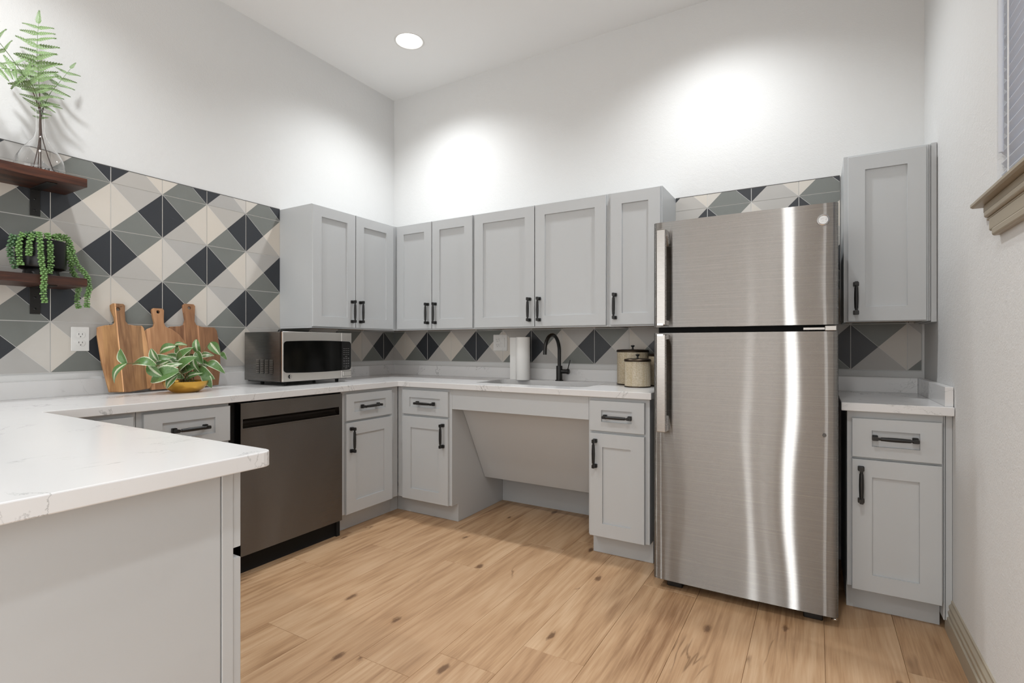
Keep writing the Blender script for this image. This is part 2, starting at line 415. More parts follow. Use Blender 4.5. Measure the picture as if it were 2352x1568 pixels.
# oak floor planks laid towards the back wall
PWD, PL = .24, 1.24
seams = {2.065: -1.507, 1.825: -1.70, 1.345: -1.05, 1.105: -1.89, .865: -1.09, .625: -1.43, 1.585: -.62, 2.305: -.80, 2.545: -1.95, 2.785: -.55, 3.025: -1.62, 3.265: -.98}
def plank_mesh(wd, ln):
    b = MB(); e = .0012
    b.add([(0, 0, -.006), (wd, 0, -.006), (wd, ln, -.006), (0, ln, -.006), (.0004, .0004, -e), (wd-.0004, .0004, -e), (wd-.0004, ln-.0004, -e), (.0004, ln-.0004, -e), (e, e, 0), (wd-e, e, 0), (wd-e, ln-e, 0), (e, ln-e, 0)],
          [(0, 1, 5, 4), (1, 2, 6, 5), (2, 3, 7, 6), (3, 0, 4, 7), (4, 5, 9, 8), (5, 6, 10, 9), (6, 7, 11, 10), (7, 4, 8, 11), (8, 9, 10, 11), (3, 2, 1, 0)])
    return b.mesh('plank', [M['oak']])
pm = {}
xs = [.625-PWD*i for i in (2, 1)] + [.625+PWD*i for i in range(12)]
for x in xs:
    x = round(x, 3); ph = seams.get(x, random.uniform(-1.2, 0)); y = ph+PL*2
    while y > ROOM_Y:
        a, b = max(y-PL, ROOM_Y), min(y, 0); x0, x1 = max(x, 0), min(x+PWD, W)
        if b-a > .02 and x1-x0 > .02:
            k = (round(x1-x0, 3), round(b-a, 3))
            if k not in pm: pm[k] = plank_mesh(*k)
            link('plank', pm[k], floor, (x0, a, 0))
        y -= PL
# baseboards
BB = [(0, 0), (.018, 0), (.018, .062), (.012, .066), (.015, .078), (.015, .086), (.010, .092), (.012, .100), (.012, .108), (.005, .118), (.005, .128), (0, .130)]
struct(MB().prism([(W-p, z) for p, z in BB], 'y', -.57, ROOM_Y).build('baseboard_right', M['trim']))
struct(MB().prism([(p, z) for p, z in BB], 'y', -3.16, ROOM_Y).build('baseboard_left', M['trim']))
# unseen white panels, added as backing for the two area fill lamps
d1 = struct(MB().box(.25, 2.75, ROOM_Y+.002, ROOM_Y+.05, .0, 2.62).build('fill_panel_1', M['white']))
struct(MB().box(W-.05, W-.002, -6.1, -3.9, 0, 2.3).build('fill_panel_2', M['white']))

# window in the right wall
win = MB()
fx = W+.12
win.box(fx, fx+.03, WY0+.002, WY1-.002, WZ0+.002, WZ0+.05); win.box(fx, fx+.03, WY0+.002, WY1-.002, WZ1-.05, WZ1-.002)
win.box(fx, fx+.03, WY0+.002, WY0+.05, WZ0+.05, WZ1-.05); win.box(fx, fx+.03, WY1-.05, WY1-.002, WZ0+.05, WZ1-.05)
win.box(fx, fx+.03, (WY0+WY1)/2-.02, (WY0+WY1)/2+.02, WZ0+.05, WZ1-.05)
window = struct(win.build('window_1', M['white']))
MB().box(fx+.012, fx+.016, WY0+.05, (WY0+WY1)/2-.02, WZ0+.05, WZ1-.05).build('pane', M['skyglass'], window)
MB().box(fx+.012, fx+.016, (WY0+WY1)/2+.02, WY1-.05, WZ0+.05, WZ1-.05).build('pane', M['skyglass'], window)
# stool and apron moulding
st = [(0, 0), (.030, 0), (.036, .004), (.036, .012), (.030, .018), (0, .018)]
MB().prism([(W-p, 1.537+z) for p, z in st], 'y', -1.05, WY0-.12).build('sill', M['trim'], window)
ap = MB()
for z0, z1, p, y1 in [(1.512, 1.537, .012, -1.085), (1.492, 1.512, .018, -1.12), (1.485, 1.492, .011, -1.11), (1.448, 1.485, .012, -1.145), (1.425, 1.448, .018, -1.20)]:
    ap.prism([(W, z0), (W-p*.8, z0), (W-p, z0+.004), (W-p, z1-.003), (W-p*.85, z1), (W, z1)], 'y', y1, WY0-.10)
ap.build('sill_moulding', M['trim'], window, bevel=.0015)
# tilted white blinds inside the recess
bl = thing('window_blind', 'white horizontal slat blind closed inside the right wall window', 'blind', (W+.024, (WY0+WY1)/2, WZ0))
hl = (WY1-WY0)/2-.006
slat = MB(); 
slat.prism([(-.021, .0145), (0, .0035), (.021, -.0150), (.021, -.0172), (0, .0010), (-.021, .0120)], 'y', -hl, hl)
sm = slat.mesh('slat', [M['blind']]); z = .03
while z < WZ1-WZ0-.05: link('slat', sm, bl, (0, 0, z), rot=(0, .35, 0)); z += .0315
MB().box(-.02, .02, -hl, hl, .002, .018).build('bottom_rail', M['blind'], bl)
MB().box(-.03, .03, -hl, hl, WZ1-WZ0-.045, WZ1-WZ0-.002).build('head_rail', M['blind'], bl)
MB().lathe([(0, 0), (.006, 0), (.006, .9), (0, .9)], (-.0275, hl-.050, .10), 10).build('tilt_wand', M['blind'], bl)
for yy in (hl-.10, -hl+.10): MB().box(-.0265, -.0235, yy-.0015, yy+.0015, .01, WZ1-WZ0-.05).build('lift_cord', M['white'], bl)

# ------------------------------------------------------------ patterned wall tiles
def clip(poly, x0, x1, y0, y1):
    def cut(p, ins, inter):
        out = []
        for i in range(len(p)):
            a, b = p[i], p[(i+1) % len(p)]
            if ins(b):
                if not ins(a): out.append(inter(a, b))
                out.append(b)
            elif ins(a): out.append(inter(a, b))
        return out
    for ax, v, sg in ((0, x0, 1), (0, x1, -1), (1, y0, 1), (1, y1, -1)):
        def ins(p, ax=ax, v=v, sg=sg): return sg*(p[ax]-v) >= -1e-9
        def inter(a, b, ax=ax, v=v):
            t = (v-a[ax])/(b[ax]-a[ax]); return tuple(a[k]+(b[k]-a[k])*t for k in (0, 1))
        if poly: poly = cut(poly, ins, inter)
    return poly
TM = [M['t_black'], M['t_green'], M['t_light'], M['t_cream'], M['grout']]
def tile_mesh(typ, x0, x1, z0, z1):
    """local cell -hx..hx; typ A: black left, green top, cream right, light bottom; typ B: turned half round"""
    b = MB(); hx, hz = TP/2, TV/2; c = (0, 0)
    q = {'L': [(-hx, -hz), c, (-hx, hz)], 'T': [(-hx, hz), c, (hx, hz)], 'R': [(hx, hz), c, (hx, -hz)], 'B': [(hx, -hz), c, (-hx, -hz)]}
    col = {'L': 0, 'T': 1, 'R': 3, 'B': 2} if typ == 'A' else {'L': 3, 'T': 2, 'R': 0, 'B': 1}
    d = .009
    for k, t in q.items():
        p = clip(t, x0, x1, z0, z1)
        if len(p) >= 3: b.add([(x, -d, z) for x, z in p], [tuple(range(len(p)))], col[k])
    for a, e in (((x0, z0), (x1, z0)), ((x1, z0), (x1, z1)), ((x1, z1), (x0, z1)), ((x0, z1), (x0, z0))):
        b.add([(a[0], -d, a[1]), (e[0], -d, e[1]), (e[0], -.002, e[1]), (a[0], -.002, a[1])], [(0, 1, 2, 3)], 2 if typ == 'B' else 3)
    g = .0011                       # light incised diagonal
    p = clip([(-hx-g, hz), (-hx, hz), (-hx+g, hz), (hx+g, -hz), (hx, -hz), (hx-g, -hz)], x0, x1, z0, z1)
    if len(p) >= 3: b.add([(x, -d-.0002, z) for x, z in p], [tuple(range(len(p)))], 4)
    return b.mesh('tile', TM)
cache = {}
def tiles(host, regions, first, k0, k1, left):
    hx, hz, g = TP/2, TV/2, .0017
    for k in range(k0, k1):
        for j in range(0, 5):
            cxx, czz = first+(k+.5)*TP, Z0+(j+.5)*TV
            for (a0, a1, b0, b1) in regions:
                x0, x1 = max(a0-cxx, -hx+g), min(a1-cxx, hx-g); z0, z1 = max(b0-czz, -hz+g), min(b1-czz, hz-g)
                if x1-x0 < .006 or z1-z0 < .006: continue
                typ = 'A' if (k+j) % 2 == 1 else 'B'
                key = (typ,)+tuple(round(v, 4) for v in (x0, x1, z0, z1))
                if key not in cache: cache[key] = tile_mesh(typ, x0, x1, z0, z1)
                if left: o = link('tile', cache[key], host, (0, cxx, czz), rot=(0, 0, PI/2))
                else: o = link('tile', cache[key], host, (cxx, 0, czz))
L9 = -(TL+9*TP)                  # left wall grout line of column 0
YU = L9+5*TP                     # side of the left wall cabinet stands on this grout line
tiles(wl, [(-3.3, YU-.001, Z0, TTOP), (YU-.001, -.0115, Z0, 1.236)], L9, -5, 11, True)
XR = 3.437
tiles(wb, [(.002, 2.272, Z0, 1.236), (2.272, 3.103, Z0, TTOP), (3.103, XR, Z0, 1.236)], TB, -1, 15, False)
gb = MB().box(0, .0072, -3.3, YU, Z0-.002, TTOP).box(0, .0072, YU, 0, Z0-.002, 1.236)
gb.build('grout', M['grout'], wl)
gb = MB().box(.0072, 2.272, -.0072, 0, Z0-.002, 1.236).box(2.272, 3.103, -.0072, 0, Z0-.002, TTOP).box(3.103, XR+.002, -.0072, 0, Z0-.002, 1.236)
gb.build('grout', M['grout'], wb)
# thin metal edge over the tiles
MB().box(0, .0095, -3.3, YU-.002, TTOP, TTOP+.0035).build('edge_strip', M['slot'], wl)
MB().box(2.272, 3.103, -.0095, 0, TTOP, TTOP+.0035).build('edge_strip', M['slot'], wb)

# ------------------------------------------------------------ cabinets
def handle_mesh():
    b = MB(); L = .0735
    prof = [(0, -L+.004), (.0055, -L+.004), (.0056, -L+.0255), (.0074, -L+.026), (.0084, -.022), (.0088, 0), (.0084, .022), (.0074, L-.026), (.0056, L-.0255), (.0055, L-.004), (0, L-.004)]
    b.lathe(prof, (0, -.030, 0), 12)
    for s in (-1, 1):
        z = s*(L-.0085)
        b.prism(rrect(-.0112, .0112, z-.0100, z+.0095, .003, 2), 'y', -.012, 0)
        b.prism(rrect(-.0065, .0065, z-.0075, z+.0075, .002, 2), 'y', -.034, -.010)
        b.prism(rrect(-.0070, .0070, z-.0085, z+.0095, .003, 2), 'y', -.0375, -.0225)
    return b.mesh('handle', [M['black']])
HM = handle_mesh()
def front(parent, name, x0, x1, z0, z1, yb, sx=.075, sz=.062, hnd=None, t=.019, mat=None):
    """shaker front; yb = local y of its back (negative outwards)"""
    b = MB(); e = .002; d = .010
    def R(i, y): return [(x0+i[0], y, z0+i[1]), (x1-i[0], y, z0+i[1]), (x1-i[0], y, z1-i[1]), (x0+i[0], y, z1-i[1])]
    loops = [R((0, 0), yb), R((0, 0), yb-t+e), R((e, e), yb-t), R((sx, sz), yb-t), R((sx+.0012, sz+.0012), yb-t+d)]
    vs = [p for l in loops for p in l]; fs = [(3, 2, 1, 0), (16, 17, 18, 19)]
    for k in range(4):
        for i in range(4): fs.append((k*4+i, k*4+(i+1) % 4, k*4+4+(i+1) % 4, k*4+4+i))
    b.add(vs, fs)
    o = b.build(name, mat or M['cab'], parent)
    if hnd:
        hx_, hz_, hor = hnd
        link('handle', HM, o, (hx_, yb-t, hz_), rot=(0, PI/2, 0) if hor else (0, 0, 0))
    return o
FB = -.61                        # base face frame front (local y)
FU = -.32                        # wall cabinet face frame front
CT = .876                        # countertop surface
def base_body(root, w_, D=.61, toe=.545, left=0.0, z1=.842, th=.114, mat=None):
    b = MB().prism([(-.002, .0), (-toe, .0), (-toe, th), (-D, th), (-D, z1), (-.002, z1)], 'x', left, w_)
    return b.build('body', mat or M['cab'], root, bevel=.001)
def wall_body(root, w_, z0=1.217, z1=1.985, D=.32):
    b = MB().prism([(-.002, z0+.012), (-D+.02, z0+.012), (-D+.02, z0), (-D, z0), (-D, z1), (-.002, z1)], 'x', 0, w_)
    o = b.build('body', M['cab'], root, bevel=.001)
    MB().box(0, .012, -D+.02, -.012, z0, z0+.012).build('side_edge', M['cab'], root)
    MB().box(w_-.012, w_, -D+.02, -.012, z0, z0+.012).build('side_edge', M['cab'], root)
    MB().box(.012, w_-.012, -D+.02, -.004, z0+.008, z0+.0125).build('bottom_panel', M['cabin'], root)
    return o
DZ0, DZ1, RZ0, RZ1 = .115, .652, .665, .822
UZ0, UZ1 = 1.226, 1.979
# left wall, base run
c = thing('base_cabinet', 'grey base cabinet in the inner corner, right of the dishwasher', 'cabinet', (0, -1.085, 0), PI/2, 'grey base cabinets')
base_body(c, .472)
MB().box(.472, .540, -.545, -.40, 0, .114).build('toe_kick', M['cab'], c)
front(c, 'drawer', .024, .401, RZ0, RZ1, FB, .058, .048, (.187+.02, .741, True))
front(c, 'door', .024, .403, DZ0, DZ1, FB, .072, .072, (.058, .552, False))
c = thing('base_cabinet', 'grey base cabinet left of the dishwasher, drawer over door', 'cabinet', (0, -2.14, 0), PI/2, 'grey base cabinets')
base_body(c, .385)
front(c, 'drawer', .021, .383, RZ0, RZ1+.005, FB, .07, .045, (.199, .745, True))
front(c, 'door', .021, .383, DZ0, DZ1, FB, .07, .07, (.34, .552, False))
c = thing('base_cabinet', 'grey base cabinet mostly hidden behind the peninsula end of the left run', 'cabinet', (0, -2.444, 0), PI/2, 'grey base cabinets')
base_body(c, .302)
front(c, 'drawer', .0, .289, RZ0, RZ1, FB, .07, .045, (.14, .745, True))
front(c, 'door', .0, .289, DZ0, DZ1, FB, .07, .07, (.25, .552, False))
# peninsula (fronts face the back wall)
c = thing('peninsula_cabinet', 'long grey peninsula cabinet with plain end panel, nearest the camera', 'cabinet', (1.888, -3.06, 0), PI, 'grey base cabinets')
b = MB().prism([(-.0, .0), (-.49, .0), (-.49, .114), (-.553, .114), (-.553, .842), (0, .842)], 'x', .0, 1.20)
b.build('body', M['cab'], c, bevel=.001)
MB().box(-.004, .0, -.525, 0, .0, .842).build('end_panel', M['cab'], c, bevel=.0008)
MB().box(-.0055, .0, -.553, -.528, .0, .842).build('end_stile', M['cab'], c, bevel=.001)
for i in range(2):
    x0 = -.003+i*.43
    front(c, 'drawer', x0, x0+.40, .664, .829, -.553, .07, .05, (x0+.2, .745, True))
    front(c, 'door', x0, x0+.40, .115, .640, -.553, .07, .07, (x0+.345, .552, False))
# back wall, base run
c = thing('base_cabinet', 'grey base cabinet on the back wall between corner and sink knee space', 'cabinet', (.61, 0, 0), 0, 'grey base cabinets')
b = MB().prism([(-.002, .0), (-.545, .0), (-.545, .114), (-.61, .114), (-.61, .842), (-.002, .842)], 'x', .001, .446)
b.box(-.0640, .002, -.545, -.535, 0, .114)
b.build('body', M['cab'], c, bevel=.001)
front(c, 'drawer', .054, .427, RZ0, RZ1, FB, .062, .048, (.2535, .741, True))
front(c, 'door', .054, .427, DZ0, DZ1, FB, .072, .072, (.392, .548, False))
c = thing('base_cabinet', 'narrow grey base cabinet between sink knee space and refrigerator', 'cabinet', (1.96, 0, 0), 0, 'grey base cabinets')
base_body(c, .324)
front(c, 'drawer', .011, .302, RZ0, RZ1, FB, .065, .048, (.164, .741, True))
front(c, 'door', .011, .302, DZ0, DZ1, FB, .07, .07, (.044, .548, False))
c = thing('base_cabinet', 'grey base cabinet right of the refrigerator, beside the right wall', 'cabinet', (3.1086, 0, 0), 0, 'grey base cabinets')
base_body(c, .312, left=.0)
front(c, 'drawer', .016, .307, RZ0-.012, RZ1-.010, FB, .068, .047, (.159, .737, True))
front(c, 'door', .016, .307, DZ0-.006, DZ1-.008, FB, .069, .069, (.047, .543, False))
f = MB().box(.313, .318, FB, -.03, .05, .842).box(.320, .3405, FB+.004, -.03, .05, .842)
f.build('filler_strip', M['cab'], c, bevel=.0015)
# sink apron and slanted knee panel
c = thing('sink_apron', 'open grey apron under the sink with slanted knee panel', 'cabinet', (1.0565, 0, 0), 0)
MB().box(0, .903, -.61, -.592, .715, .842).build('apron', M['cab'], c, bevel=.001)
b = MB().prism([(-.512, .722), (-.494, .722), (-.225, .218), (-.246, .218)], 'x', .002, .901)
b.build('slanted_panel', M['cab'], c, bevel=.0006)
MB().box(.001, .902, -.012, -.001, .0, .84).build('back_panel', M['cab'], c)
# wall cabinets
def h_of(x): return (x, 1.3325, False)
c = thing('wall_cabinet', 'grey two-door wall cabinet above the microwave', 'cabinet', (0, YU-.001, 0), PI/2, 'grey wall cabinets')
yo = -YU+.001
wall_body(c, yo-.322)
front(c, 'door', -1.068+yo, -.726+yo, UZ0, UZ1, FU, .068, .066, h_of(-.757+yo))
front(c, 'door', -.720+yo, -.366+yo, UZ0, UZ1, FU, .07, .066, h_of(-.686+yo))
c = thing('wall_cabinet', 'grey two-door wall cabinet in the corner of the back wall', 'cabinet', (.0, 0, 0), 0, 'grey wall cabinets')
wall_body(c, 1.028)
front(c, 'door', .345, .6695, UZ0, UZ1, FU, .066, .066, h_of(.640))
front(c, 'door', .6755, 1.0185, UZ0, UZ1, FU, .066, .066, h_of(.708))
c = thing('wall_cabinet', 'widest grey two-door wall cabinet, above the sink', 'cabinet', (1.029, 0, 0), 0, 'grey wall cabinets')
wall_body(c, .936)
front(c, 'door', .008, .4575, UZ0, UZ1, FU, .067, .066, h_of(.427))
front(c, 'door', .4635, .9245, UZ0, UZ1, FU, .067, .066, h_of(.4955))
c = thing('wall_cabinet', 'narrow single-door grey wall cabinet beside the refrigerator top', 'cabinet', (1.966, 0, 0), 0, 'grey wall cabinets')
wall_body(c, .306)
front(c, 'door', .016, .299, UZ0, UZ1, FU, .066, .066, h_of(.044))
c = thing('wall_cabinet', 'single-door grey wall cabinet at the right wall', 'cabinet', (3.1075, 0, 0), 0, 'grey wall cabinets')
wall_body(c, .312)
front(c, 'door', .016, .302, UZ0-.006, UZ1-.004, FU, .066, .066, (.047, 1.325, False))
f = MB().box(.313, .318, FU, -.003, 1.217, 1.985).box(.320, .3405, FU+.004, -.003, 1.212, 1.990)
f.build('filler_strip', M['cab'], c, bevel=.0015)

# ------------------------------------------------------------ countertops
SX0, SX1, SY0, SY1 = 1.13, 1.885, -.49, -.125
ct = thing('countertop', 'white veined quartz countertop running along both walls and the peninsula', 'countertop', (0, 0, CT-.034))
oc = []
poly = [(0.001, -.001), (2.300, -.001), (2.300, -.645), (.645, -.645), (.645, -2.447)] + [(1.925, -2.447)] + arc(1.925, -2.472, .025, PI/2, 0, 4)[1:] + [(1.950, -3.10), (.001, -3.10)]
hole = rrect(SX0, SX1, SY0, SY1, .055, 6)
MB().prism(poly, 'z', 0, .034, holes=[hole]).build('slab', M['quartz'], ct, bevel=.0025, seg=2)
sp = MB().box(.001, .021, -3.10, -.001, .034, .1095)
sp.build('upstand', M['quartz'], ct, bevel=.001)
MB().box(.0215, 2.300, -.021, -.001, .034, .1095).build('upstand', M['quartz'], ct, bevel=.001)
c2 = thing('countertop', 'small white quartz countertop right of the refrigerator', 'countertop', (3.087, 0, CT-.034))
MB().box(0, .361, -.650, -.001, 0, .034).build('slab', M['quartz'], c2, bevel=.0025, seg=2)
MB().box(.0, .335, -.021, -.001, .034, .1095).build('upstand', M['quartz'], c2, bevel=.001)
MB().box(.3355, .361, -.632, -.001, .034, .1095).build('upstand', M['quartz'], c2, bevel=.0012)
# sink bowl
sk = thing('sink', 'stainless undermount sink set in the white countertop', 'sink', (1.5075, -.3075, .70))
b = MB(); a_ = rrect(SX0-.004-1.5075, SX1+.004-1.5075, SY0-.004+.3075, SY1+.004+.3075, .058, 6); n = len(a_)
loops = [[(x, y, .1415) for x, y in a_], [(x*.985, y*.97, .03) for x, y in a_], [(x*.95, y*.91, .004) for x, y in a_], [(x*.06, y*.12, .0) for x, y in a_]]
vs = [p for l in loops for p in l]; fs = [(k*n+i, k*n+(i+1) % n, (k+1)*n+(i+1) % n, (k+1)*n+i) for k in range(3) for i in range(n)]
b.add(vs, fs, 0, True); b.build('bowl', M['sinksteel'], sk)
MB().lathe([(0, .003), (.03, .003), (.042, .001), (.045, .0)], (0, 0, .002), 24).build('drain', M['chrome'], sk)
# faucet
fc = thing('faucet', 'matte black gooseneck faucet behind the sink', 'faucet', (1.536, -.078, CT))
MB().lathe([(0, 0), (.027, 0), (.027, .005), (.0205, .006), (.0205, .097), (.017, .099), (0, .099)], (0, 0, 0), 24).build('base', M['black'], fc)
pts = [(0, 0, .095), (0, 0, .15), (0, 0, .20)] + [(0, -.105+.105*math.cos(t), .195+.105*math.sin(t)) for t in [PI*i/14 for i in range(1, 15)]] + [(-.0, -.211, .175)]
MB().tube(pts, .0115, 14).build('spout', M['black'], fc)
MB().lathe([(0, .018), (.0145, .018), (.0145, .055), (.0175, .056), (.0175, .068), (.014, .071), (0, .071)], (0, 0, .062), 18, 'x').build('valve', M['black'], fc)
MB().tube([(.060, 0, .072), (.067, 0, .10), (.078, 0, .137)], .0035, 8).build('lever', M['black'], fc)

# ------------------------------------------------------------ refrigerator
fr = thing('refrigerator', 'tall stainless top-freezer refrigerator between the cabinets', 'refrigerator', (2.352, 0, 0))
FWD = .721
MB().box(.006, FWD-.006, -.735, -.045, .03, 1.655).build('body', plain('fridge cabinet grey', (92, 90, 88), .45), fr, bevel=.004)
MB().box(.012, FWD-.012, -.745, -.733, .05, 1.65).build('gasket', M['dark'], fr)
def fdoor(z0, z1):
    b = MB(); n = 20; pts = []
    r = .018
    for i in range(n+1):
        x = r+(FWD-2*r)*i/n; u = 2*x/FWD-1; pts.append((x, -.797-.006*(1-u*u)))
    left = [(0, -.742)] + [(r-r*math.cos(t), -.797-.0005+r-r*math.sin(t)) for t in [PI/2*k/5 for k in range(0, 5)]]
    right = [(FWD-x, y) for x, y in reversed(left)]
    poly = left+pts+right; m = len(poly)
    vs = [(x, y, z0) for x, y in poly]+[(x, y, z1) for x, y in poly]
    b.add(vs, [(i, i+1, i+1+m, i+m) for i in range(m-1)], 0, True)
    b.add(vs, [tuple(range(m)), tuple(range(m, 2*m)), (m-1, 0, m, 2*m-1)], 0, False)
    return b
o = fdoor(1.192, 1.670).build('freezer_door', M['steel'], fr)
def fhandle(z0, z1, top):
    b = MB(); x0, x1 = .031, .071
    b.prism([(-.800, z0), (-.862, z0), (-.862, z1), (-.800, z1)] if False else ([(-.842, z0), (-.862, z0), (-.862, z1), (-.842, z1)]), 'x', x0, x1)
    return b
hb = fhandle(1.200, 1.625, 1); hb.box(.031, .071, -.845, -.798, 1.200, 1.222); hb.prism([(-.800, 1.555), (-.845, 1.615), (-.845, 1.625), (-.800, 1.625)], 'x', .040, .071)
hb.build('handle', M['steelp'], o, bevel=.003, seg=2)
MB().box(.034, .062, -.8625, -.82, 1.198, 1.2085).build('handle_cap', M['chrome'], o, bevel=.001)
# emblem
em = MB().lathe([(0, .004), (.0165, .004), (.0185, .006), (.021, .005), (.022, 0)], (0, 0, 0), 40, 'y')
e_o = em.mesh('emblem', [M['chrome']])
eo = link('emblem', e_o, o, mat=Matrix.Translation((.670, -.799, 1.604)) @ Matrix.Scale(-1, 4, (0, 1, 0)))
text('GE', .020, 'emblem_letters', M['chrome'], o, Matrix.Translation((.670, -.8045, 1.604)) @ Matrix.Rotation(PI/2, 4, 'X'), .001, .25)
o = fdoor(.045, 1.166).build('fridge_door', M['steel'], fr)
hb = fhandle(.724, 1.159, 0); hb.box(.031, .071, -.845, -.798, 1.137, 1.159); hb.prism([(-.800, .794), (-.845, .734), (-.845, .724), (-.800, .724)], 'x', .040, .071)
hb.build('handle', M['steelp'], o, bevel=.003, seg=2)
MB().box(.034, .062, -.8625, -.82, 1.1505, 1.161).build('handle_cap', M['chrome'], o, bevel=.001)
MB().lathe([(0, .002), (.006, .002), (.007, 0)], (0, 0, 0), 16, 'y').build('plug_button', M['slot'], o, (.674, -.8025, .757))
hg = MB().box(.60, .70, -.79, -.74, 1.171, 1.183).box(.675, .715, -.80, -.76, 1.168, 1.188)
hg.build('hinge', M['steelp'], fr, bevel=.002)
MB().box(.62, .71, -.77, -.70, 1.655, 1.668).build('hinge_cover', M['blackp'], fr, bevel=.003)
MB().box(.03, FWD-.03, -.70, -.66, .03, .075).build('kick_grille', M['blackp'], fr)
for x in (.05, .60): MB().box(x, x+.07, -.75, -.69, .0, .04).build('foot', M['blackp'], fr, bevel=.004)
MB().tube([(.70, -.775, .032), (.715, -.785, .036)], .005, 8).build('hinge_pin', M['chrome'], fr)

# ------------------------------------------------------------ dishwasher
dw = thing('dishwasher', 'stainless dishwasher with recessed pocket handle under the counter', 'dishwasher', (0, -1.750, 0), PI/2)
b = MB().box(.002, .018, -.60, -.01, .0, .840).box(.640, .664, -.60, -.01, .0, .840).box(.018, .640, -.585, -.01, .0, .840)
b.build('tub', M['dark'], dw)
X0, X1 = .036, .646; PZ0, PZ1 = .712, .757; PX0, PX1 = .045, .624
b = MB().box(X0, X1, -.640, -.59, PZ1, .832).box(X0, X1, -.640, -.59, .102, PZ0).box(X0, PX0, -.640, -.59, PZ0, PZ1).box(PX1, X1, -.640, -.59, PZ0, PZ1)
pan = b.build('door_panel', M['steeld'], dw)
b = MB()
prof = [(-.640, PZ1), (-.630, PZ1), (-.612, PZ1-.004), (-.603, PZ1-.016), (-.607, PZ1-.030), (-.622, PZ0+.004), (-.640, PZ0+.001)]
b.add([(PX0, y, z) for y, z in prof]+[(PX1, y, z) for y, z in prof], [(i, i+1, i+8, i+7) for i in range(6)], 0, True)
b.build('pocket_handle', plain('pocket steel', (88, 82, 76), .35, 1.0), pan)
rim = MB()
for a in ((PX0-.002, PX1+.002, PZ0-.003, PZ0), (PX0-.003, PX0, PZ0, PZ1), (PX1, PX1+.003, PZ0, PZ1)):
    rim.box(a[0], a[1], -.6415, -.6395, a[2], a[3])
rim.build('pocket_rim', M['steelp'], pan)
MB().box(X0, X1, -.61, -.59, .834, .839).build('control_strip', M['blackp'], dw)
MB().box(.02, .66, -.56, -.54, .0, .10).build('kick_plate', M['blackp'], dw)

# ------------------------------------------------------------ microwave (faces the room from the left wall)
mw = thing('microwave', 'stainless countertop microwave with black glass door', 'microwave', (0, -1.315, CT), PI/2)
MWW, MZ0, MZ1 = .503, .026, .312
MB().box(.002, MWW-.002, -.375, -.03, MZ0, MZ1).build('body', M['steel'], mw, bevel=.003)
MB().box(.0, MWW, -.382, -.372, MZ0-.002, MZ1+.003).build('bezel', M['blackp'], mw)
def bowed(x0, x1, n=14, y=-.395, bow=.008):
    return [(x0+(x1-x0)*i/n, y-bow*(1-(2*(x0+(x1-x0)*i/n)/MWW-1)**2)) for i in range(n+1)]
def panel(x0, x1, z0, z1, yb=-.381, off=0, n=14):
    p = bowed(x0, x1, n); p = [(x, y-off) for x, y in p]; m = len(p)
    b = MB(); vs = [(x, y, z0) for x, y in p]+[(x, y, z1) for x, y in p]+[(x0, yb, z0), (x1, yb, z0), (x0, yb, z1), (x1, yb, z1)]
    b.add(vs, [(i, i+1, i+1+m, i+m) for i in range(m-1)], 0, True)
    b.add(vs, [tuple(range(m))+(2*m+1, 2*m), tuple(range(m, 2*m))+(2*m+3, 2*m+2), (0, m, 2*m+2, 2*m), (m-1, 2*m-1, 2*m+3, 2*m+1)], 0)
    return b
SPL = .416
d_ = panel(0, SPL-.001, MZ0, MZ1).build('door', M['steelm'], mw, bevel=.001)
k_ = panel(SPL+.001, MWW, MZ0, MZ1, n=4).build('control_panel', M['steelm'], mw, bevel=.001)
# black glass spanning both, with rounded ends
def glassplate(x0, x1, z0, z1, rl, rr, off, name, mat, par):
    b = MB(); n = 24; top = []; bot = []
    for i in range(n+1):
        t = i/n; x = x0+(x1-x0)*(t*t*(3-2*t)); dx0, dx1 = x-x0, x1-x; ins = 0
        if rl and dx0 < rl: ins = rl-math.sqrt(max(0, rl*rl-(rl-dx0)**2))
        if rr and dx1 < rr: ins = max(ins, rr-math.sqrt(max(0, rr*rr-(rr-dx1)**2)))
        cv = .006*(1-(2*x/MWW-1)**2)
        y = -.395-.008*(1-(2*x/MWW-1)**2)-off
        top.append((x, y, z1-ins+cv)); bot.append((x, y, z0+ins-cv))
    m = n+1; b.add(top+bot, [(i, i+1, m+i+1, m+i) for i in range(n)], 0, True)
    bk = [(x, y+off+.002, z) for x, y, z in top+bot]
    b.add(top+bk[:m], [(i, i+1, m+i+1, m+i) for i in range(n)], 0); b.add(bot+bk[m:], [(i, i+1, m+i+1, m+i) for i in range(n)], 0)
    b.add([top[0], bot[0], bk[0], bk[m]], [(0, 1, 3, 2)], 0); b.add([top[-1], bot[-1], bk[m-1], bk[-1]], [(0, 1, 3, 2)], 0)
    return b.build(name, mat, par)
glassplate(.006, SPL-.001, .078, .256, .018, 0, .0015, 'door_glass', M['dglass'], d_)
glassplate(.062, .310, .102, .246, .002, .002, .0022, 'window_mesh', plain('perforated screen', (38, 37, 35), .18, spec=.25), d_)
glassplate(SPL+.001, .4985, .078, .256, 0, .022, .0015, 'keypad', plain('keypad plastic', (22, 22, 22), .25), k_)
def yf(x): return -.395-.008*(1-(2*x/MWW-1)**2)-.002
RX = Matrix.Rotation(PI/2, 4, 'X')
kb = MB(); keys = ['1', '2', '3', '4', '5', '6', '7', '8', '9']
for r in range(4):
    for q in range(3):
        x = .436+q*.0185; z = .150-r*.0165
        kb.box(x-.0075, x+.0075, yf(x)-.0012, yf(x)-.0002, z-.0055, z+.0055)
kb.build('key_pads', M['keybg'], k_, kind='stuff')
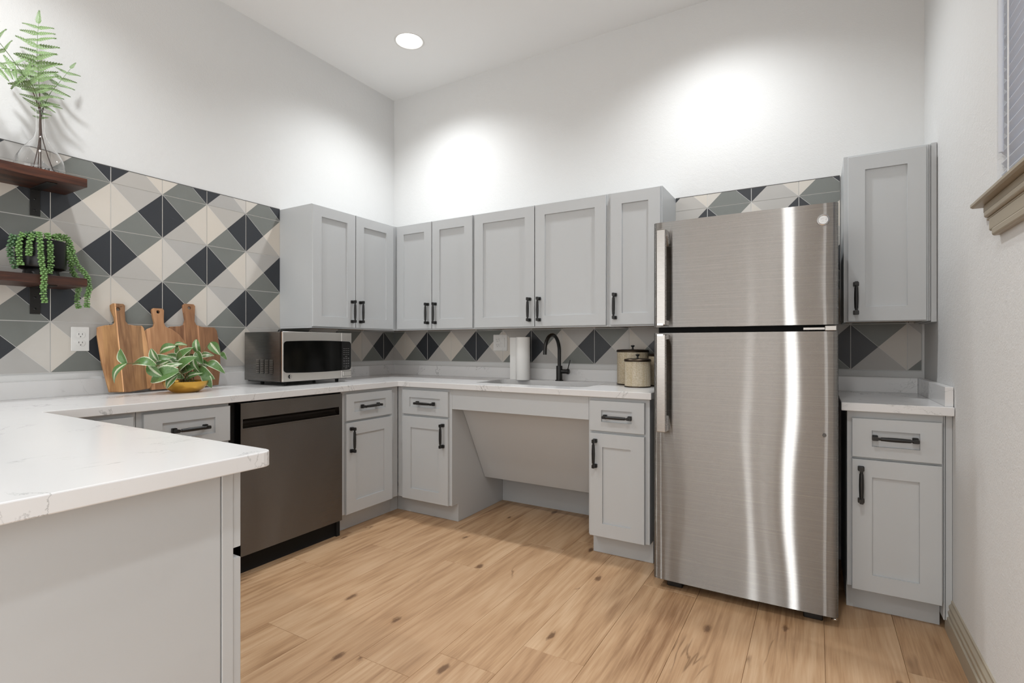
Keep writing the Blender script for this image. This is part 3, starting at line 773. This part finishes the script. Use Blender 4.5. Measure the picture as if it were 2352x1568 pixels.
for r in range(3):
    for q in range(3):
        x = .436+q*.0185; z = .150-r*.0165
        text(keys[r*3+q], .010, 'digit', M['key'], k_, Matrix.Translation((x, yf(x)-.0016, z)) @ RX, .0001)
text('0', .010, 'digit', M['key'], k_, Matrix.Translation((.4545, yf(.4545)-.0016, .1005)) @ RX, .0001)
kb = MB()
for r in range(4):
    for q in range(3):
        x = .436+q*.0185; z = .212-r*.0125
        kb.box(x-.006, x+.006, yf(x)-.0008, yf(x)-.0002, z-.0009, z+.0009)
kb.box(.446, .463, yf(.454)-.0008, yf(.454)-.0002, .1615, .1635).box(.446, .463, yf(.454)-.0008, yf(.454)-.0002, .0875, .0895)
kb.box(.430, .442, yf(.436)-.0008, yf(.436)-.0002, .099, .103).box(.467, .478, yf(.473)-.0008, yf(.473)-.0002, .099, .101)
kb.build('key_print', M['key'], k_, kind='stuff')
MB().box(.4265, .4965, yf(.46)-.000, yf(.46)+.004, .036, .070).build('button_surround', M['slot'], k_)
MB().box(.429, .494, yf(.46)-.002, yf(.46)+.002, .0385, .0675).build('open_button', M['steelm'], k_, bevel=.001)
MB().lathe([(0, .0012), (.0115, .0012), (.012, 0)], (0, 0, 0), 28, 'y').build('emblem', M['blackp'], d_, (.046, yf(.046)+.0008, .054))
bpy.data.objects[d_.children[-1].name].scale = (1, -1, 1)
text('GE', .0125, 'emblem_letters', M['chrome'], d_, Matrix.Translation((.0455, yf(.046)-.0012, .054)) @ RX, .0002, .25)
vb = MB(); vk = MB()
for q in range(4):
    for r in range(8):
        y = -.152-q*.0425; z = .072+r*.0103
        vb.prism([(-.003, z), (0, z+.006), (0, z)], 'y', y, y-.027)
        vk.box(-.0004, .001, y-.001, y-.026, z-.0030, z)
vb.build('vent_louvre', M['steelp'], mw, kind='stuff'); vk.build('vent_slot', M['blackp'], mw, kind='stuff')
MB().box(.015, MWW-.015, -.365, -.05, MZ0-.006, MZ0).build('base_plate', M['blackp'], mw)
for x, y in ((.06, -.34), (.43, -.34), (.06, -.12), (.43, -.12)):
    MB().lathe([(0, 0), (.010, 0), (.012, .021), (0, .021)], (x, y, 0), 14).build('foot', M['rubber'], mw)

# ------------------------------------------------------------ sockets
def socket_face(b, k, ox, oz, s=1.0):
    b.prism([(x, z) for x, z in rrect(ox-.0175, ox+.0175, oz-.0145, oz+.0145, .011, 4)], 'y', -.0075, -.005)
    for dx, hh in ((-.0068, .0042), (.0068, .0036)): k.box(ox+dx-.0012, ox+dx+.0012, -.0078, -.0070, oz+.0035-hh, oz+.0035+hh)
    k.prism(arc(ox, oz-.0085, .0026, 0, 2*PI, 10)[:-1], 'y', -.0078, -.0070)
s1 = thing('wall_socket', 'white duplex socket on the left wall tiles beside the cutting boards', 'socket', (.009, -2.112, 1.140), PI/2)
MB().prism(rrect(-.035, .035, -.057, .057, .003, 2), 'y', -.005, 0).build('plate', M['white'], s1, bevel=.0015)
f_ = MB(); k = MB()
socket_face(f_, k, 0, .0195); socket_face(f_, k, 0, -.0195); f_.build('receptacle', M['white'], s1, bevel=.0006); k.build('slots', M['slot'], s1)
s2 = thing('wall_socket', 'double white socket and rocker switch plate under the wall cabinets', 'socket', (1.036, -.009, 1.128), 0)
MB().prism(rrect(-.058, .058, -.058, .058, .003, 2), 'y', -.005, 0).build('plate', M['white'], s2, bevel=.0015)
f_ = MB(); k = MB()
socket_face(f_, k, -.023, .0195); socket_face(f_, k, -.023, -.0195); f_.build('receptacle', M['white'], s2, bevel=.0006); k.build('slots', M['slot'], s2)
MB().prism([(-.005, -.033), (-.0085, -.033), (-.006, 0), (-.0095, .033), (-.005, .033)], 'x', .0065, .0395).build('rocker_switch', M['white'], s2, bevel=.0006)
for z in (-.048, .048): MB().lathe([(0, .0065), (.003, .0062), (.0035, .005)], (.023, 0, z), 10, 'y').build('screw', M['white'], s2, (0, -.0115, 0))

# ------------------------------------------------------------ paper towel
pt = thing('paper_towel_roll', 'white paper towel roll standing by the sink', 'paper towel', (1.292, -.135, CT))
MB().lathe([(.019, 0), (.046, 0), (.048, .002), (.048, .287), (.046, .289), (.019, .289), (.019, 0)], (0, 0, 0), 40).build('roll', M['paper'], pt)
b = MB(); pts = [(.0478*math.cos(t), .0478*math.sin(t)) for t in (2.2, 2.5, 2.9, 3.2)] + [(-.058, .010), (-.075, .030), (-.088, .058), (-.092, .075)]
pts = [(.0495*math.cos(t), .0495*math.sin(t)) for t in (1.6, 2.0, 2.35)] + [(-.058, .030), (-.078, .027), (-.096, .020), (-.108, .012)]
n = len(pts); vs = [(x, y, .001) for x, y in pts]+[(x, y, .287) for x, y in pts]+[(x+.0012, y+.0012, .001) for x, y in pts]+[(x+.0012, y+.0012, .287) for x, y in pts]
b.add(vs, [(i, i+1, n+i+1, n+i) for i in range(n-1)]+[(2*n+i, 2*n+i+1, 3*n+i+1, 3*n+i) for i in range(n-1)]+[(n+i, n+i+1, 3*n+i+1, 3*n+i) for i in range(n-1)]+[(n-1, 2*n-1, 4*n-1, 3*n-1)], 0, True)
b.build('loose_sheet', M['paper'], pt)
MB().lathe([(.0175, .001), (.0188, .001), (.0188, .289), (.0175, .289), (.0175, .001)], (0, 0, 0), 20).build('core', plain('cardboard', (170, 140, 105), .9), pt)

# ------------------------------------------------------------ woven canisters
def canister(x, y, r, h, label, kn=1.0):
    t = thing('canister', label, 'canister', (x, y, CT), 0, 'woven canisters beside the refrigerator')
    MB().lathe([(0, 0), (r+.002, 0), (r+.002, .006), (r, .007)], (0, 0, 0), 48).build('base_ring', M['bronze'], t)
    MB().lathe([(r, .006), (r, h-.014)], (0, 0, 0), 64).build('body', M['weave'], t)
    l = MB().lathe([(r-.002, h-.016), (r+.003, h-.014), (r+.004, h-.006), (r, h-.001), (r*.7, h+.002), (0, h+.003)], (0, 0, 0), 48).build('lid', M['bronze'], t)
    MB().lathe([(0, h+.002), (.007, h+.002), (.0045, h+.009), (.005, h+.015), (.012, h+.021), (.012, h+.024), (.005, h+.0265), (0, h+.027)], (0, 0, 0), 24).build('knob', M['black'], l)
    return t
canister(2.050, -.140, .092, .208, 'tallest and widest woven canister with bronze lid')
canister(2.131, -.310, .071, .158, 'small woven canister in front of the wide one')
canister(2.228, -.150, .077, .185, 'third woven canister mostly hidden behind the refrigerator handle side')

# ------------------------------------------------------------ cutting boards leaning on the left wall
def cut_board(name, label, y0, zc, outline, hole, lean, xb, mat, t=.016):
    """outline in (s, t): s along +y from y0, t up the board; leaning back against the wall"""
    root = thing(name, label, 'cutting board', (xb, y0, zc), 0, 'acacia cutting boards leaning on the left wall')
    b = MB(); b.prism(outline, 'y', 0, -t, holes=[hole])
    me = b.mesh('board', [mat])
    o = link('board', me, root, mat=Matrix.Rotation(PI/2, 4, 'Z') @ Matrix.Rotation(-lean, 4, 'X'), bevel=.003, seg=2)
    return o
def circ(cx, cy, r, n=18): return [(cx+r*math.cos(2*PI*i/n), cy+r*math.sin(2*PI*i/n)) for i in range(n)]
def smooth(ps, n=5):
    out = []
    k = len(ps)
    for i in range(k):
        p0, p1, p2, p3 = (Vector(ps[(i+j-1) % k]) for j in range(4))
        for q in range(n):
            t = q/n; out.append(tuple(.5*((2*p1)+(p2-p0)*t+(2*p0-5*p1+4*p2-p3)*t*t+(3*p1-p0-3*p2+p3)*t**3)))
    return out
s1_ = [(0.0, T(1.0)), (.055, T(.92)), (.17, T(1.75, .95, 1.05)), (.185, T(.78, 1.0, .95)), (.47, T(1.0)), (.62, T(.85)), (.70, T(1.1))]
MBD1 = board('acacia board pale', [(0, T(1.12)), (.27, T(1.0, 1.0, .9)), (.425, T(2.3, .93, 1.15)), (.437, T(.62, 1.04, 1.0)), (.56, T(.85)), (.64, T(.72)), (.69, T(1.25))], (116, 74, 42), (194, 148, 102), 1)
MBD2 = board('acacia board even', [(0, T(1.0)), (.345, T(1.55, .95, 1.1)), (.385, T(.96)), (.6, T(.90))], (146, 100, 64), (188, 142, 102))
MBD3 = board('acacia board dark', [(0, T(.95)), (.40, T(1.5, .95, 1.1)), (.415, T(.98)), (.58, T(1.7, .95, 1.15)), (.60, T(.80))], (104, 66, 42), (168, 122, 84))
# shapes: s from board centre line
o1 = [(-.083, .0), (-.103, .14), (-.110, .275), (-.107, .315), (-.075, .325), (-.046, .328), (-.034, .340), (-.034, .365), (-.045, .405), (-.045, .428), (-.037, .436), (.010, .436), (.017, .428), (.013, .39), (.012, .348), (.022, .333), (.05, .328), (.082, .328), (.090, .315), (.100, .23), (.103, .10), (.100, .02), (.088, .005), (.0, -.006)]
o1 = [(s*1.0, t) for s, t in o1]
cut_board('cutting_board', 'square-shouldered acacia cutting board nearest the socket, pale stripe down it', -1.953, CT+.010, o1, circ(-.0145, .408, .0085), .205, .104, MBD1)
o2 = [(-.060, .0), (-.105, .04), (-.130, .10), (-.133, .17), (-.120, .235), (-.090, .285), (-.056, .315), (-.028, .327), (-.022, .345), (-.027, .375), (-.030, .415), (-.024, .424), (.022, .424), (.028, .415), (.024, .375), (.023, .345), (.030, .327), (.060, .315), (.095, .285), (.125, .235), (.136, .17), (.132, .10), (.105, .04), (.060, .0)]
cut_board('cutting_board', 'round acacia paddle board in the middle behind the leafy plant', -1.786, CT+.006, o2, circ(-.001, .405, .0085), .155, .080, MBD2)
o3 = [(-.075, .0), (-.092, .10), (-.112, .22), (-.116, .310), (-.108, .326), (-.055, .330), (-.036, .340), (-.028, .365), (-.034, .420), (-.036, .445), (-.028, .455), (.020, .455), (.028, .445), (.024, .40), (.020, .36), (.028, .340), (.055, .330), (.128, .328), (.140, .31), (.152, .20), (.147, .10), (.130, .0), (.03, -.006)]
cut_board('cutting_board', 'large dark-striped acacia board nearest the microwave', -1.622, CT+.008, o3, circ(-.003, .433, .0085), .115, .056, MBD3)

# ------------------------------------------------------------ leafy plant in gold bowl
PX, PY = .275, -1.775
pl = thing('potted_plant', 'variegated leafy plant in a shallow gold bowl on the counter', 'plant', (PX, PY, CT))
prof = [(0, .0), (.052, 0), (.058, .003), (.080, .018), (.096, .040), (.1005, .056), (.0985, .056), (.094, .042), (.078, .022), (.0, .012)]
MB().lathe(prof, (0, 0, 0), 48).build('bowl', M['gold'], pl)
MB().lathe([(.094, .046), (.06, .050), (0, .052)], (0, 0, 0), 24).build('soil', M['soil'], pl)
def leaf_mesh(name, mat, wdt=.42, nseg=8, fold=.10, curl=.16, base=.0):
    b = MB(); vs = []; uv = []
    for i in range(nseg+1):
        t = i/nseg; wd = wdt*.5*(math.sin(PI*min(1, t*.93+.04))**.8)*(1.25-.5*t)
        if i == nseg: wd = .002
        zc = curl*math.sin(t*PI)-curl*1.2*t*t
        for j in (-1, -.5, 0, .5, 1):
            vs.append((t, wd*j, zc+fold*wd*abs(j)*1.6-(.03 if abs(j) == 1 else 0)*wd)); uv.append((t, .5+j*.5))
    fs = [(i*5+j, i*5+j+1, i*5+j+6, i*5+j+5) for i in range(nseg) for j in range(4)]
    b.add(vs, fs, 0, True, uv); return b.mesh(name, [mat])
LM = [leaf_mesh('leaf', M['varieg'], .50), leaf_mesh('leaf', M['varieg'], .42, curl=.22), leaf_mesh('leaf', M['varieg'], .56, fold=.25, curl=.08)]
LEAVES = [(0.25, -1.853, 1.091, 0.063, 200), (0.22, -1.779, 1.11, 0.048, 20), (0.25, -1.907, 1.064, 0.049, 120), (0.28, -1.788, 1.062, 0.076, 50), (0.27, -1.715, 1.097, 0.059, -80), (0.29, -1.716, 1.048, 0.052, -60), (0.23, -1.651, 1.056, 0.05, 10), (0.28, -1.969, 1.026, 0.078, 170), (0.27, -2.045, 1.06, 0.052, 115), (0.28, -2.067, 0.986, 0.069, 235), (0.25, -1.879, 1.042, 0.068, 20), (0.27, -1.88, 1.017, 0.053, 30), (0.31, -1.794, 1.021, 0.082, 40), (0.33, -1.869, 1.003, 0.061, 35), (0.32, -1.898, 0.964, 0.1, 200), (0.34, -1.876, 0.936, 0.055, 230), (0.31, -1.745, 1.01, 0.055, -70), (0.28, -1.773, 0.988, 0.064, 20), (0.31, -1.698, 0.97, 0.072, -35), (0.28, -1.632, 0.999, 0.074, -20), (0.25, -1.615, 1.093, 0.061, -45), (0.25, -1.567, 1.055, 0.034, -50), (0.3, -1.756, 0.956, 0.058, 30), (0.3, -1.927, 0.989, 0.06, -40), (0.32, -1.694, 0.934, 0.059, -60), (0.23, -1.784, 1.081, 0.052, 120), (0.22, -1.806, 1.049, 0.051, 160), (0.22, -1.729, 1.067, 0.049, 80), (0.29, -1.826, 0.966, 0.05, 150), (0.28, -1.717, 0.973, 0.049, 200), (0.25, -1.782, 0.978, 0.042, 90), (0.23, -1.84, 1.037, 0.063, 150), (0.22, -1.717, 1.034, 0.066, 10), (0.22, -1.76, 1.041, 0.055, 100), (0.25, -1.812, 1.011, 0.057, 190), (0.23, -1.671, 1.013, 0.06, -10)]
fwd = Vector((-.508, .861, 0)); rgt = Vector((.861, .508, 0)); upv = Vector((0, 0, 1))
sb = MB(); base = Vector((PX, PY, CT+.045)); off = Vector((PX, PY, CT))
for i, (x, y, z, ln, ang) in enumerate(LEAVES):
    a = math.radians(ang); d = (rgt*math.cos(a)+upv*math.sin(a)-fwd*random.uniform(.0, .35)).normalized()
    nr = (-fwd+upv*random.uniform(.3, .9)+rgt*random.uniform(-.45, .45)); nr = (nr-d*nr.dot(d)).normalized(); sd = nr.cross(d)
    L = ln*1.5; c0 = Vector((x, y, z))-d*L*.5
    mt = Matrix((( d.x*L, sd.x*L, nr.x*L, c0.x-off.x), (d.y*L, sd.y*L, nr.y*L, c0.y-off.y), (d.z*L, sd.z*L, nr.z*L, c0.z-off.z), (0, 0, 0, 1)))
    link('leaf', LM[i % 3], pl, mat=mt)
    b0 = base+Vector((random.uniform(-.03, .03), random.uniform(-.03, .03), 0)); mid = (b0+c0)/2+Vector((0, 0, .025+.05*min(1, (c0-b0).length/.3)))
    pts = [b0+(mid-b0)*t*2*(1-t)+(c0-b0)*t*t for t in [k/6 for k in range(7)]]
    sb.tube([p-off for p in pts], .0013, 5)
sb.build('stem', plain('vine stem', (104, 92, 52), .6), pl, kind='stuff')

# ------------------------------------------------------------ floating shelves
def shelf(z0, z1, label):
    t = thing('floating_shelf', label, 'shelf', (.0095, -2.168, z0), 0, 'dark wood shelves on the left wall')
    MB().box(.0, .232, -.90, .0, 0, z1-z0).build('board', M['walnut'], t, bevel=.001)
    for yy in (-.1075, -.62):
        br = MB().box(0, .004, yy-.018, yy+.018, -.118, 0).box(0, .19, yy-.018, yy+.018, -.004, -.0002)
        bo = br.build('bracket', M['black'], t, bevel=.0008)
        for zz in (-.045, -.095): MB().lathe([(0, .0055), (.004, .005), (.005, .004)], (0, yy, zz), 12, 'x').build('screw', M['blackp'], bo)
    return t
shelf(1.803, 1.840, 'upper dark wood shelf holding the glass vase')
shelf(1.367, 1.403, 'lower dark wood shelf holding the black pot')

# trailing succulent
SXP, SYP = .148, -2.296
sp_ = thing('trailing_succulent', 'trailing green succulent in a black pot on the lower shelf', 'plant', (SXP, SYP, 1.403))
pot = [(0, 0), (.064, 0), (.062, .004), (.057, .026), (.066, .028), (.080, .034), (.083, .042), (.083, .150), (.080, .152), (.077, .150), (.077, .125), (0, .125)]
MB().lathe(pot, (0, 0, 0), 48).build('pot', M['potblack'], sp_)
MB().lathe([(.077, .140), (.05, .146), (0, .150)], (0, 0, 0), 24).build('soil', M['soil'], sp_)
STR = [[(0.19, -2.396, 1.557), (0.2, -2.408, 1.519), (0.2, -2.408, 1.472), (0.2, -2.399, 1.445), (0.2, -2.394, 1.426)], [(0.2, -2.371, 1.566), (0.225, -2.388, 1.531), (0.23, -2.39, 1.484), (0.23, -2.386, 1.439)], [(0.21, -2.342, 1.567), (0.235, -2.359, 1.535), (0.235, -2.361, 1.48)], [(0.2, -2.319, 1.58), (0.25, -2.331, 1.527), (0.255, -2.328, 1.455), (0.262, -2.321, 1.383), (0.26, -2.324, 1.335), (0.26, -2.319, 1.29)], [(0.2, -2.294, 1.58), (0.235, -2.294, 1.534), (0.235, -2.292, 1.461), (0.235, -2.296, 1.415)], [(0.17, -2.265, 1.583), (0.18, -2.233, 1.545), (0.18, -2.215, 1.513), (0.17, -2.203, 1.478), (0.13, -2.180, 1.437), (0.09, -2.154, 1.418), (0.08, -2.142, 1.374), (0.08, -2.148, 1.32), (0.08, -2.142, 1.284)], [(0.15, -2.251, 1.586), (0.16, -2.206, 1.57), (0.17, -2.195, 1.517), (0.17, -2.183, 1.475), (0.18, -2.160, 1.437), (0.19, -2.149, 1.412), (0.19, -2.142, 1.368), (0.19, -2.149, 1.329), (0.19, -2.151, 1.284)], [(0.13, -2.307, 1.585), (0.17, -2.351, 1.57), (0.19, -2.378, 1.549), (0.19, -2.391, 1.515)], [(0.12, -2.229, 1.595), (0.12, -2.198, 1.588), (0.12, -2.19, 1.55), (0.12, -2.188, 1.512)]]
def bead_data():
    v = [(0, 0, 0)]; f = []; S = 6
    rings = [(.18, .50), (.5, .66), (.82, .46)]
    for t, r in rings:
        for k in range(S): v.append((t, .5*r*math.cos(2*PI*k/S), .5*r*math.sin(2*PI*k/S)))
    v.append((1.02, 0, .05))
    for k in range(S): f.append((0, 1+(k+1) % S, 1+k))
    for q in range(2):
        for k in range(S): f.append((1+q*S+k, 1+q*S+(k+1) % S, 1+(q+1)*S+(k+1) % S, 1+(q+1)*S+k))
    for k in range(S): f.append((1+2*S+k, 1+2*S+(k+1) % S, 1+3*S))
    return v, f
bv, bf = bead_data(); bb = MB(); bb.add(bv, bf, 0, True); BM = [bb.mesh('leaf', [M['bead']]), None]
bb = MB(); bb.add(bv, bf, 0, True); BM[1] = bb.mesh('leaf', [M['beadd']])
def catmull(ps, step):
    ps = [Vector(p) for p in ps]; out = []
    for i in range(len(ps)-1):
        p0 = ps[max(i-1, 0)]; p1 = ps[i]; p2 = ps[i+1]; p3 = ps[min(i+2, len(ps)-1)]
        n = max(2, int((p2-p1).length/step))
        for q in range(n):
            t = q/n; out.append(.5*((2*p1)+(p2-p0)*t+(2*p0-5*p1+4*p2-p3)*t*t+(3*p1-p0-3*p2+p3)*t**3))
    out.append(ps[-1]); return out
so = Vector((SXP, SYP, 1.403)); made = 0
for si, s in enumerate(STR):
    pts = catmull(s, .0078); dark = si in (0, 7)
    root0 = Vector((SXP, SYP, 1.555)); root0 += (pts[0]-root0)*.35; root0.z = 1.556
    st_ = MB().tube([root0-so, (root0+pts[0])/2-so+Vector((0, 0, .01))]+[p-so for p in pts], .0014, 5).build('strand', M['stemgreen'], sp_)
    extra = MB()
    for i, p in enumerate(pts):
        t = (pts[min(i+1, len(pts)-1)]-pts[max(i-1, 0)]).normalized()
        for q in range(3):
            a = i*1.05+q*2*PI/3+random.uniform(-.25, .25)
            u = t.cross(Vector((1, .2, .1))).normalized(); v = t.cross(u)
            d = (u*math.cos(a)+v*math.sin(a)+t*.25).normalized(); n2 = d.cross(t).normalized(); n3 = n2.cross(d)
            L = random.uniform(.0120, .0150)
            mt = Matrix(((d.x*L, n2.x*L, n3.x*L, p.x-so.x), (d.y*L, n2.y*L, n3.y*L, p.y-so.y), (d.z*L, n2.z*L, n3.z*L, p.z-so.z), (0, 0, 0, 1)))
            if made < 298 and si in (3, 4, 1, 2, 5, 6) and d.dot(Vector((.861, -.5, .1))) > -.35:
                link('leaf', BM[0], st_, mat=mt); made += 1
            else: extra.add([tuple((mt @ Vector(q_))) for q_ in bv], bf, 1 if dark else 0, True)
    if extra.f:
        o = extra.build('small_leaves', [M['bead'], M['beadd']], st_, kind='stuff')

# ------------------------------------------------------------ glass vase and fern sprigs
VX, VY, VZ = .142, -2.297, 1.840
vs_ = thing('glass_vase', 'clear glass teardrop vase on the upper shelf', 'vase', (VX, VY, VZ))
po = [(0, .001), (.070, .001), (.084, .010), (.086, .028), (.078, .062), (.060, .098), (.038, .130), (.020, .158), (.0145, .185), (.0145, .262), (.017, .275)]
pi = [(.0155, .275), (.013, .262), (.013, .185), (.0185, .157), (.0365, .129), (.0585, .097), (.0765, .061), (.0845, .028), (.082, .011), (.069, .004), (0, .004)]
MB().lathe(po+pi, (0, 0, 0), 56).build('body', M['glass'], vs_)
def pinna():
    b = MB(); n = 9; vs = []; fs = []
    for sgn in (-1, 1):
        for i in range(n):
            t0 = i/n; t1 = (i+.78)/n; wd = .21*(1-t0)**.75*(1.0 if i else .7)
            a = (t0, 0, -.10*t0*t0); c_ = (t1, 0, -.10*t1*t1); tip = (min(1.0, t1+.06), sgn*wd, -.10*t0*t0+.03); m1 = (t0+.005, sgn*wd*.62, -.1*t0*t0+.035)
            o = len(vs); vs += [a, c_, tip, m1]; fs.append((o, o+1, o+2, o+3))
    vs += [(.86, -.02, -.08), (.86, .02, -.08), (1.06, 0, -.13)]; fs.append((len(vs)-3, len(vs)-2, len(vs)-1))
    b.add(vs, fs, 0, False); return b.mesh('leaflet', [M['fern']])
PM = pinna()
def sprig(label, pts, start, npair, length, lean=.0, face=None, dark_to=.5):
    pts = catmull(pts, .012); o_ = pts[0].copy()
    t = thing('fern_sprig', label, 'fern', tuple(o_), 0, 'fern sprigs in the glass vase')
    k = int(len(pts)*dark_to)
    MB().tube([p-o_ for p in pts[:k+1]], .0020, 6).build('stem', M['stemdark'], t)
    MB().tube([p-o_ for p in pts[k:]], [.0016-.0010*i/max(1, len(pts)-k-1) for i in range(len(pts)-k)], 6).build('upper_stem', M['stemgreen'], t)
    nrm = face or Vector((.80, -.58, .1))
    N_ = len(pts)
    for i in range(npair):
        f = start+(1-start)*i/npair; p = pts[min(N_-2, int(f*(N_-1)))]; tg = (pts[min(N_-1, int(f*(N_-1))+1)]-p).normalized()
        side = nrm.cross(tg).normalized()
        sz = length*(math.sin(PI*min(1, .30+.70*(1-i/npair)))*.35+.75)*(1-.45*(i/npair)**2)
        for sg in (-1, 1):
            d = (side*sg+tg*random.uniform(.10, .50)+nrm*random.uniform(-.35, .35)).normalized()
            n2 = (nrm+side*random.uniform(-.5, .5)+tg*random.uniform(-.5, .5)); n2 = (n2-d*n2.dot(d)).normalized(); n1 = n2.cross(d)
            L = sz*random.uniform(.88, 1.1)
            mt = Matrix(((d.x*L, n1.x*L, n2.x*L, p.x-o_.x), (d.y*L, n1.y*L, n2.y*L, p.y-o_.y), (d.z*L, n1.z*L, n2.z*L, p.z-o_.z), (0, 0, 0, 1)))
            link('leaflet', PM, t, mat=mt)
    p = pts[-2]; d = (pts[-1]-pts[-2]).normalized(); n2 = (nrm-d*nrm.dot(d)).normalized(); n1 = n2.cross(d); L = length*.75
    link('leaflet', PM, t, mat=Matrix(((d.x*L, n1.x*L, n2.x*L, p.x-o_.x), (d.y*L, n1.y*L, n2.y*L, p.y-o_.y), (d.z*L, n1.z*L, n2.z*L, p.z-o_.z), (0, 0, 0, 1))))
sprig('tall upright fern sprig rising from the glass vase', [(.150, -2.325, 1.848), (.146, -2.304, 1.97), (.142, -2.297, 2.10), (.135, -2.300, 2.24), (.126, -2.303, 2.36), (.118, -2.296, 2.50)], .52, 12, .086, dark_to=.52)
sprig('fern sprig arching from the vase towards the corner of the room', [(.165, -2.312, 1.848), (.147, -2.302, 1.97), (.139, -2.291, 2.10), (.130, -2.262, 2.20), (.115, -2.225, 2.27), (.10, -2.175, 2.365)], .58, 6, .062, dark_to=.5)
sprig('fern sprig leaning high out of the vase to the left edge', [(.135, -2.245, 1.848), (.140, -2.288, 1.99), (.146, -2.300, 2.10), (.155, -2.335, 2.20), (.165, -2.40, 2.29), (.17, -2.50, 2.40), (.17, -2.60, 2.47)], .50, 9, .055, dark_to=.45)
sprig('fern sprig drooping low from the vase to the left edge', [(.125, -2.29, 1.848), (.138, -2.295, 1.98), (.149, -2.300, 2.10), (.175, -2.33, 2.19), (.20, -2.385, 2.225), (.215, -2.45, 2.20), (.225, -2.53, 2.13)], .50, 10, .075, dark_to=.5)
sprig('short low fern sprig at the vase mouth', [(.142, -2.30, 1.95), (.144, -2.298, 2.10), (.15, -2.275, 2.14), (.155, -2.245, 2.145)], .60, 3, .045, dark_to=.7)

# ------------------------------------------------------------ recessed ceiling lights
def downlight(i, x, y, label):
    t = thing('ceiling_light', label, 'ceiling light', (x, y, H), 0, 'round recessed ceiling lights')
    MB().lathe([(.0875, .03), (.0875, -.0005), (.097, -.002), (.0985, 0), (.0985, .0)], (0, 0, 0), 48).build('trim_ring', M['white'], t)
    MB().lathe([(.0875, .0), (.072, .018), (.070, .06), (.0, .06)], (0, 0, 0), 48).build('housing', M['white'], t)
    MB().lathe([(0, .010), (.03, .011), (.055, .014), (.066, .021), (.068, .04)], (0, 0, 0), 40).build('bulb', M['emit'], t)
    SPOTS[i].parent = t; SPOTS[i].location = (0, 0, -.014)
names = ['round recessed ceiling light above the corner wall cabinets', 'recessed ceiling light above the refrigerator', 'recessed ceiling light above the left shelves', 'recessed ceiling light over the middle of the floor', 'added recessed fill light left behind the camera', 'recessed ceiling light right behind the camera', 'added recessed fill light at the far left end of the room', 'added recessed fill light at the far right end of the room']
for i, ((x, y), nm) in enumerate(zip(LAMPS, names)): downlight(i, x, y, nm)
